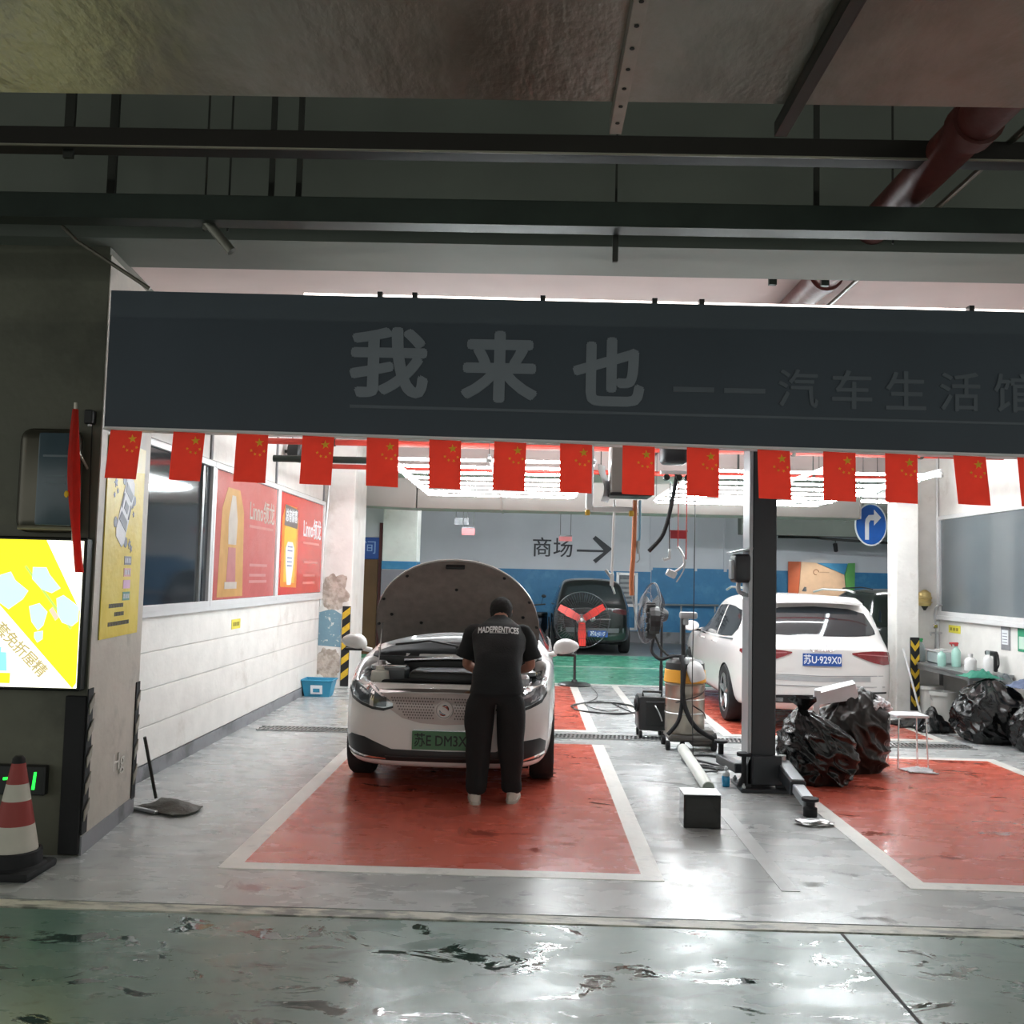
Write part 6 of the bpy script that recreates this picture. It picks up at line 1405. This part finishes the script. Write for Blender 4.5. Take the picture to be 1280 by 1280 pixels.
# coloured wall board with spotlight
cb = thing('wall_board', 'cream, orange, blue and green wall board lit by a spotlight', 'board', (7.6, 25.9, 1.2))
for poly, m_, nm in (([(-.64, 0), (-.38, 0), (-.30, 1.07), (-.64, 1.07)], M('board_orange', 'c85f35', .5), 'orange_panel'), ([(-.37, 0), (.92, 0), (.85, .75), (.1, 1.05), (-.29, 1.07)], M('board_cream', 'd8b89c', .5), 'cream_panel'),
                     ([(.12, 1.05), (.86, .76), (.94, 1.05)], M('board_blue', '3f8fc0', .5), 'blue_panel'), ([(.93, 0), (1.12, 0), (1.14, 1.07), (.96, 1.06), (.87, .74)], M('board_green', '5fa85a', .5), 'green_panel')):
    bm = B(); prism(bm, poly, .03, FX); obj(nm, bm, m_, cb)
bm = B(); tube(bm, [(.1+.07*math.cos(a), -.035, .80+.07*math.sin(a)) for a in [2*PI*i/18 for i in range(15)]], .012, 6); obj('logo', bm, M('board_logo', '8a6248', .5), cb)
bm = B(); box(bm, (.32, -.032, .80), (.26, .004, .03)); obj('logo_text', bm, M('board_logo_text', 'b5967f', .5), cb)
gb = B(); prism(gb, [(6.15, .9), (6.62, .9), (6.64, 1.6), (6.56, 1.78), (6.2, 1.84), (6.15, 1.84)], .03, T(0, 25.94, 0) @ FX); gbo = obj('wall_panel_board', gb, M('panel_sage', '9fb3a8', .5), label='pale rounded panel with green edge beside the lift post', cat='board')
bm = B(); tube(bm, [(6.15, 25.9, 1.86), (6.5, 25.9, 1.85), (6.62, 25.9, 1.72), (6.65, 25.9, .9)], .03, 6); obj('green_edge', bm, M('edge_green', '3f9a6a', .5), gbo)
sp_ = thing('spotlight', 'small black spotlight on the conduit above the coloured board', 'spotlight', (7.62, 24.0, 2.72))
bm = B(); lathe(bm, [(0, -.12), (.05, -.12), (.055, .08), (0, .1)], (0, 0, -.1), 14, Matrix.Rotation(R(-25), 3, 'X')); obj('housing', bm, m_black, sp_, smooth=True)
bm = B(); tube(bm, [(0, 0, 0), (0, 0, .08)], .012, 6); obj('stem', bm, m_black, sp_)
ld = bpy.data.lights.new('spotlight_beam', 'SPOT'); ld.energy = 60; ld.color = (1, .88, .7); ld.spot_size = R(55); ld.spot_blend = .8; ld.shadow_soft_size = .03
lo_ = bpy.data.objects.new('spotlight_beam', ld); COL.objects.link(lo_); lo_.parent = sp_; lo_.location = (0, .06, -.24)
lo_.rotation_euler = (Vector((7.75, 25.9, 1.5))-Vector((7.62, 24.06, 2.48))).to_track_quat('-Z', 'Y').to_euler()
cable('dark conduit under the beam carrying the spotlight', [(6.2, 24.0, 2.83), (7.0, 24.0, 2.84), (7.6, 24.0, 2.80), (9.6, 24.0, 2.72)], .03, m_rod, 'ceiling_conduit')
# framed rack / notice board and rail at the back wall
nb_ = thing('notice_board', 'white framed notice board at the back wall right of the black car', 'notice board', (2.66, 25.9, .33))
bm = B()
for x in (-.25, .25): box(bm, (x, 0, .77), (.07, .06, 1.54))
for z in (0.03, .66, 1.5): box(bm, (0, 0, z), (.5, .06, .07))
obj('frame', bm, m_alu, nb_)
bm = B(); box(bm, (0, .03, 1.08), (.44, .02, .76)); obj('board', bm, M('board_grey', '74777c', .6, var=.25, scale=9), nb_)
for k in range(5):
    bm = B(); box(bm, (0, .016, .80+k*.13), (.36, .012, .07)); obj('paper_strip', bm, M('paper_grey', 'a5a7aa', .6), nb_)
bm = B(); tube(bm, [(2.95, 25.8, 1.02), (5.1, 25.8, 1.05)], .03, 8)
for x in (3.1, 4.1, 5.0): tube(bm, [(x, 25.8, 0), (x, 25.8, 1.02)], .025, 8)
obj('guard_rail', bm, m_steel, label='pale tubular guard rail along the blue wall', cat='railing', smooth=True)
bm = B(); box(bm, (-1.75, 25.96, 2.05), (.85, .06, .08), .01); obj('wall_vent', bm, m_skirt, label='grey strip lamp on the back wall above the raised bonnet', cat='wall lamp')
def hangtag(lab, loc, w, h, red):
    t = thing('hanging_sign', lab, 'sign', loc)
    bm = B(); box(bm, (0, 0, 0), (w, .02, h)); obj('board', bm, red, t)
    bm = B(); box(bm, (0, 0, h/2+.012), (w, .03, .03)); obj('top_bar', bm, m_skirt, t)
    bm = B()
    for x in (-w*.4, w*.4): tube(bm, [(x, 0, h/2), (x, 0, 3.45-loc[2])], .006, 5)
    obj('wires', bm, m_rod, t)
m_tr = M('pale_red_board', 'c46e70', .5)
hangtag('small pale red board hanging before the back wall, left one', (-1.27, 20, 2.60), .27, .14, m_tr); hangtag('small pale red board hanging before the Chinese lettering', (.76, 20, 2.50), .27, .10, m_tr)
hangtag('small grey box hanging left of the pale red board', (-1.45, 20.5, 2.83), .30, .12, m_skirt)
# electric scooters, dark shapes left of the black car
def scooter(lab, loc, rz):
    t = thing('scooter', lab, 'scooter', loc, rz)
    for y in (-.55, .55):
        bm = B(); lathe(bm, [(.14, -.05), (.22, -.05), (.24, 0), (.22, .05), (.14, .05), (.14, -.05)], (0, y, .24), 20, Matrix.Rotation(R(90), 3, 'Y')); w = obj('wheel', bm, m_tyre, t, smooth=True)
        bm = B(); lathe(bm, [(0, -.03), (.14, -.03), (.14, .03), (0, .03)], (0, y, .24), 16, Matrix.Rotation(R(90), 3, 'Y')); obj('hub', bm, m_rim, w)
    m_ = M('scooter_blue', '27384c', .3, coat=.4)
    bm = B(); prism(bm, [(-.62, .42), (-.2, .30), (.22, .26), (.40, .36), (.62, .95), (.54, .98), (.32, .42), (.1, .36), (-.05, .70), (-.62, .74)], .26, T(-.13, 0, 0) @ FRX); obj('body', bm, m_, t)
    bm = B(); box(bm, (0, -.32, .78), (.28, .62, .09), .03, seg=2); obj('seat', bm, m_black, t, smooth=True)
    bm = B(); tube(bm, [(0, .55, .24), (0, .42, 1.02)], .03, 8); tube(bm, [(-.32, .38, 1.05), (0, .42, 1.02), (.32, .38, 1.05)], .018, 8); obj('fork_and_bars', bm, m_rod, t, smooth=True)
    for s in (-1, 1):
        bm = B(); tube(bm, [(s*.22, .4, 1.05), (s*.26, .4, 1.2)], .006, 5); blob(bm, (s*.28, .4, 1.24), (.06, .02, .04), 2); obj('mirror', bm, m_black, t)
    bm = B(); box(bm, (0, .60, .90), (.16, .06, .12), .02); obj('headlamp', bm, m_lens, t)
scooter('dark blue electric scooter left of the black car at the back', (.22, 23.4, 0), R(165));
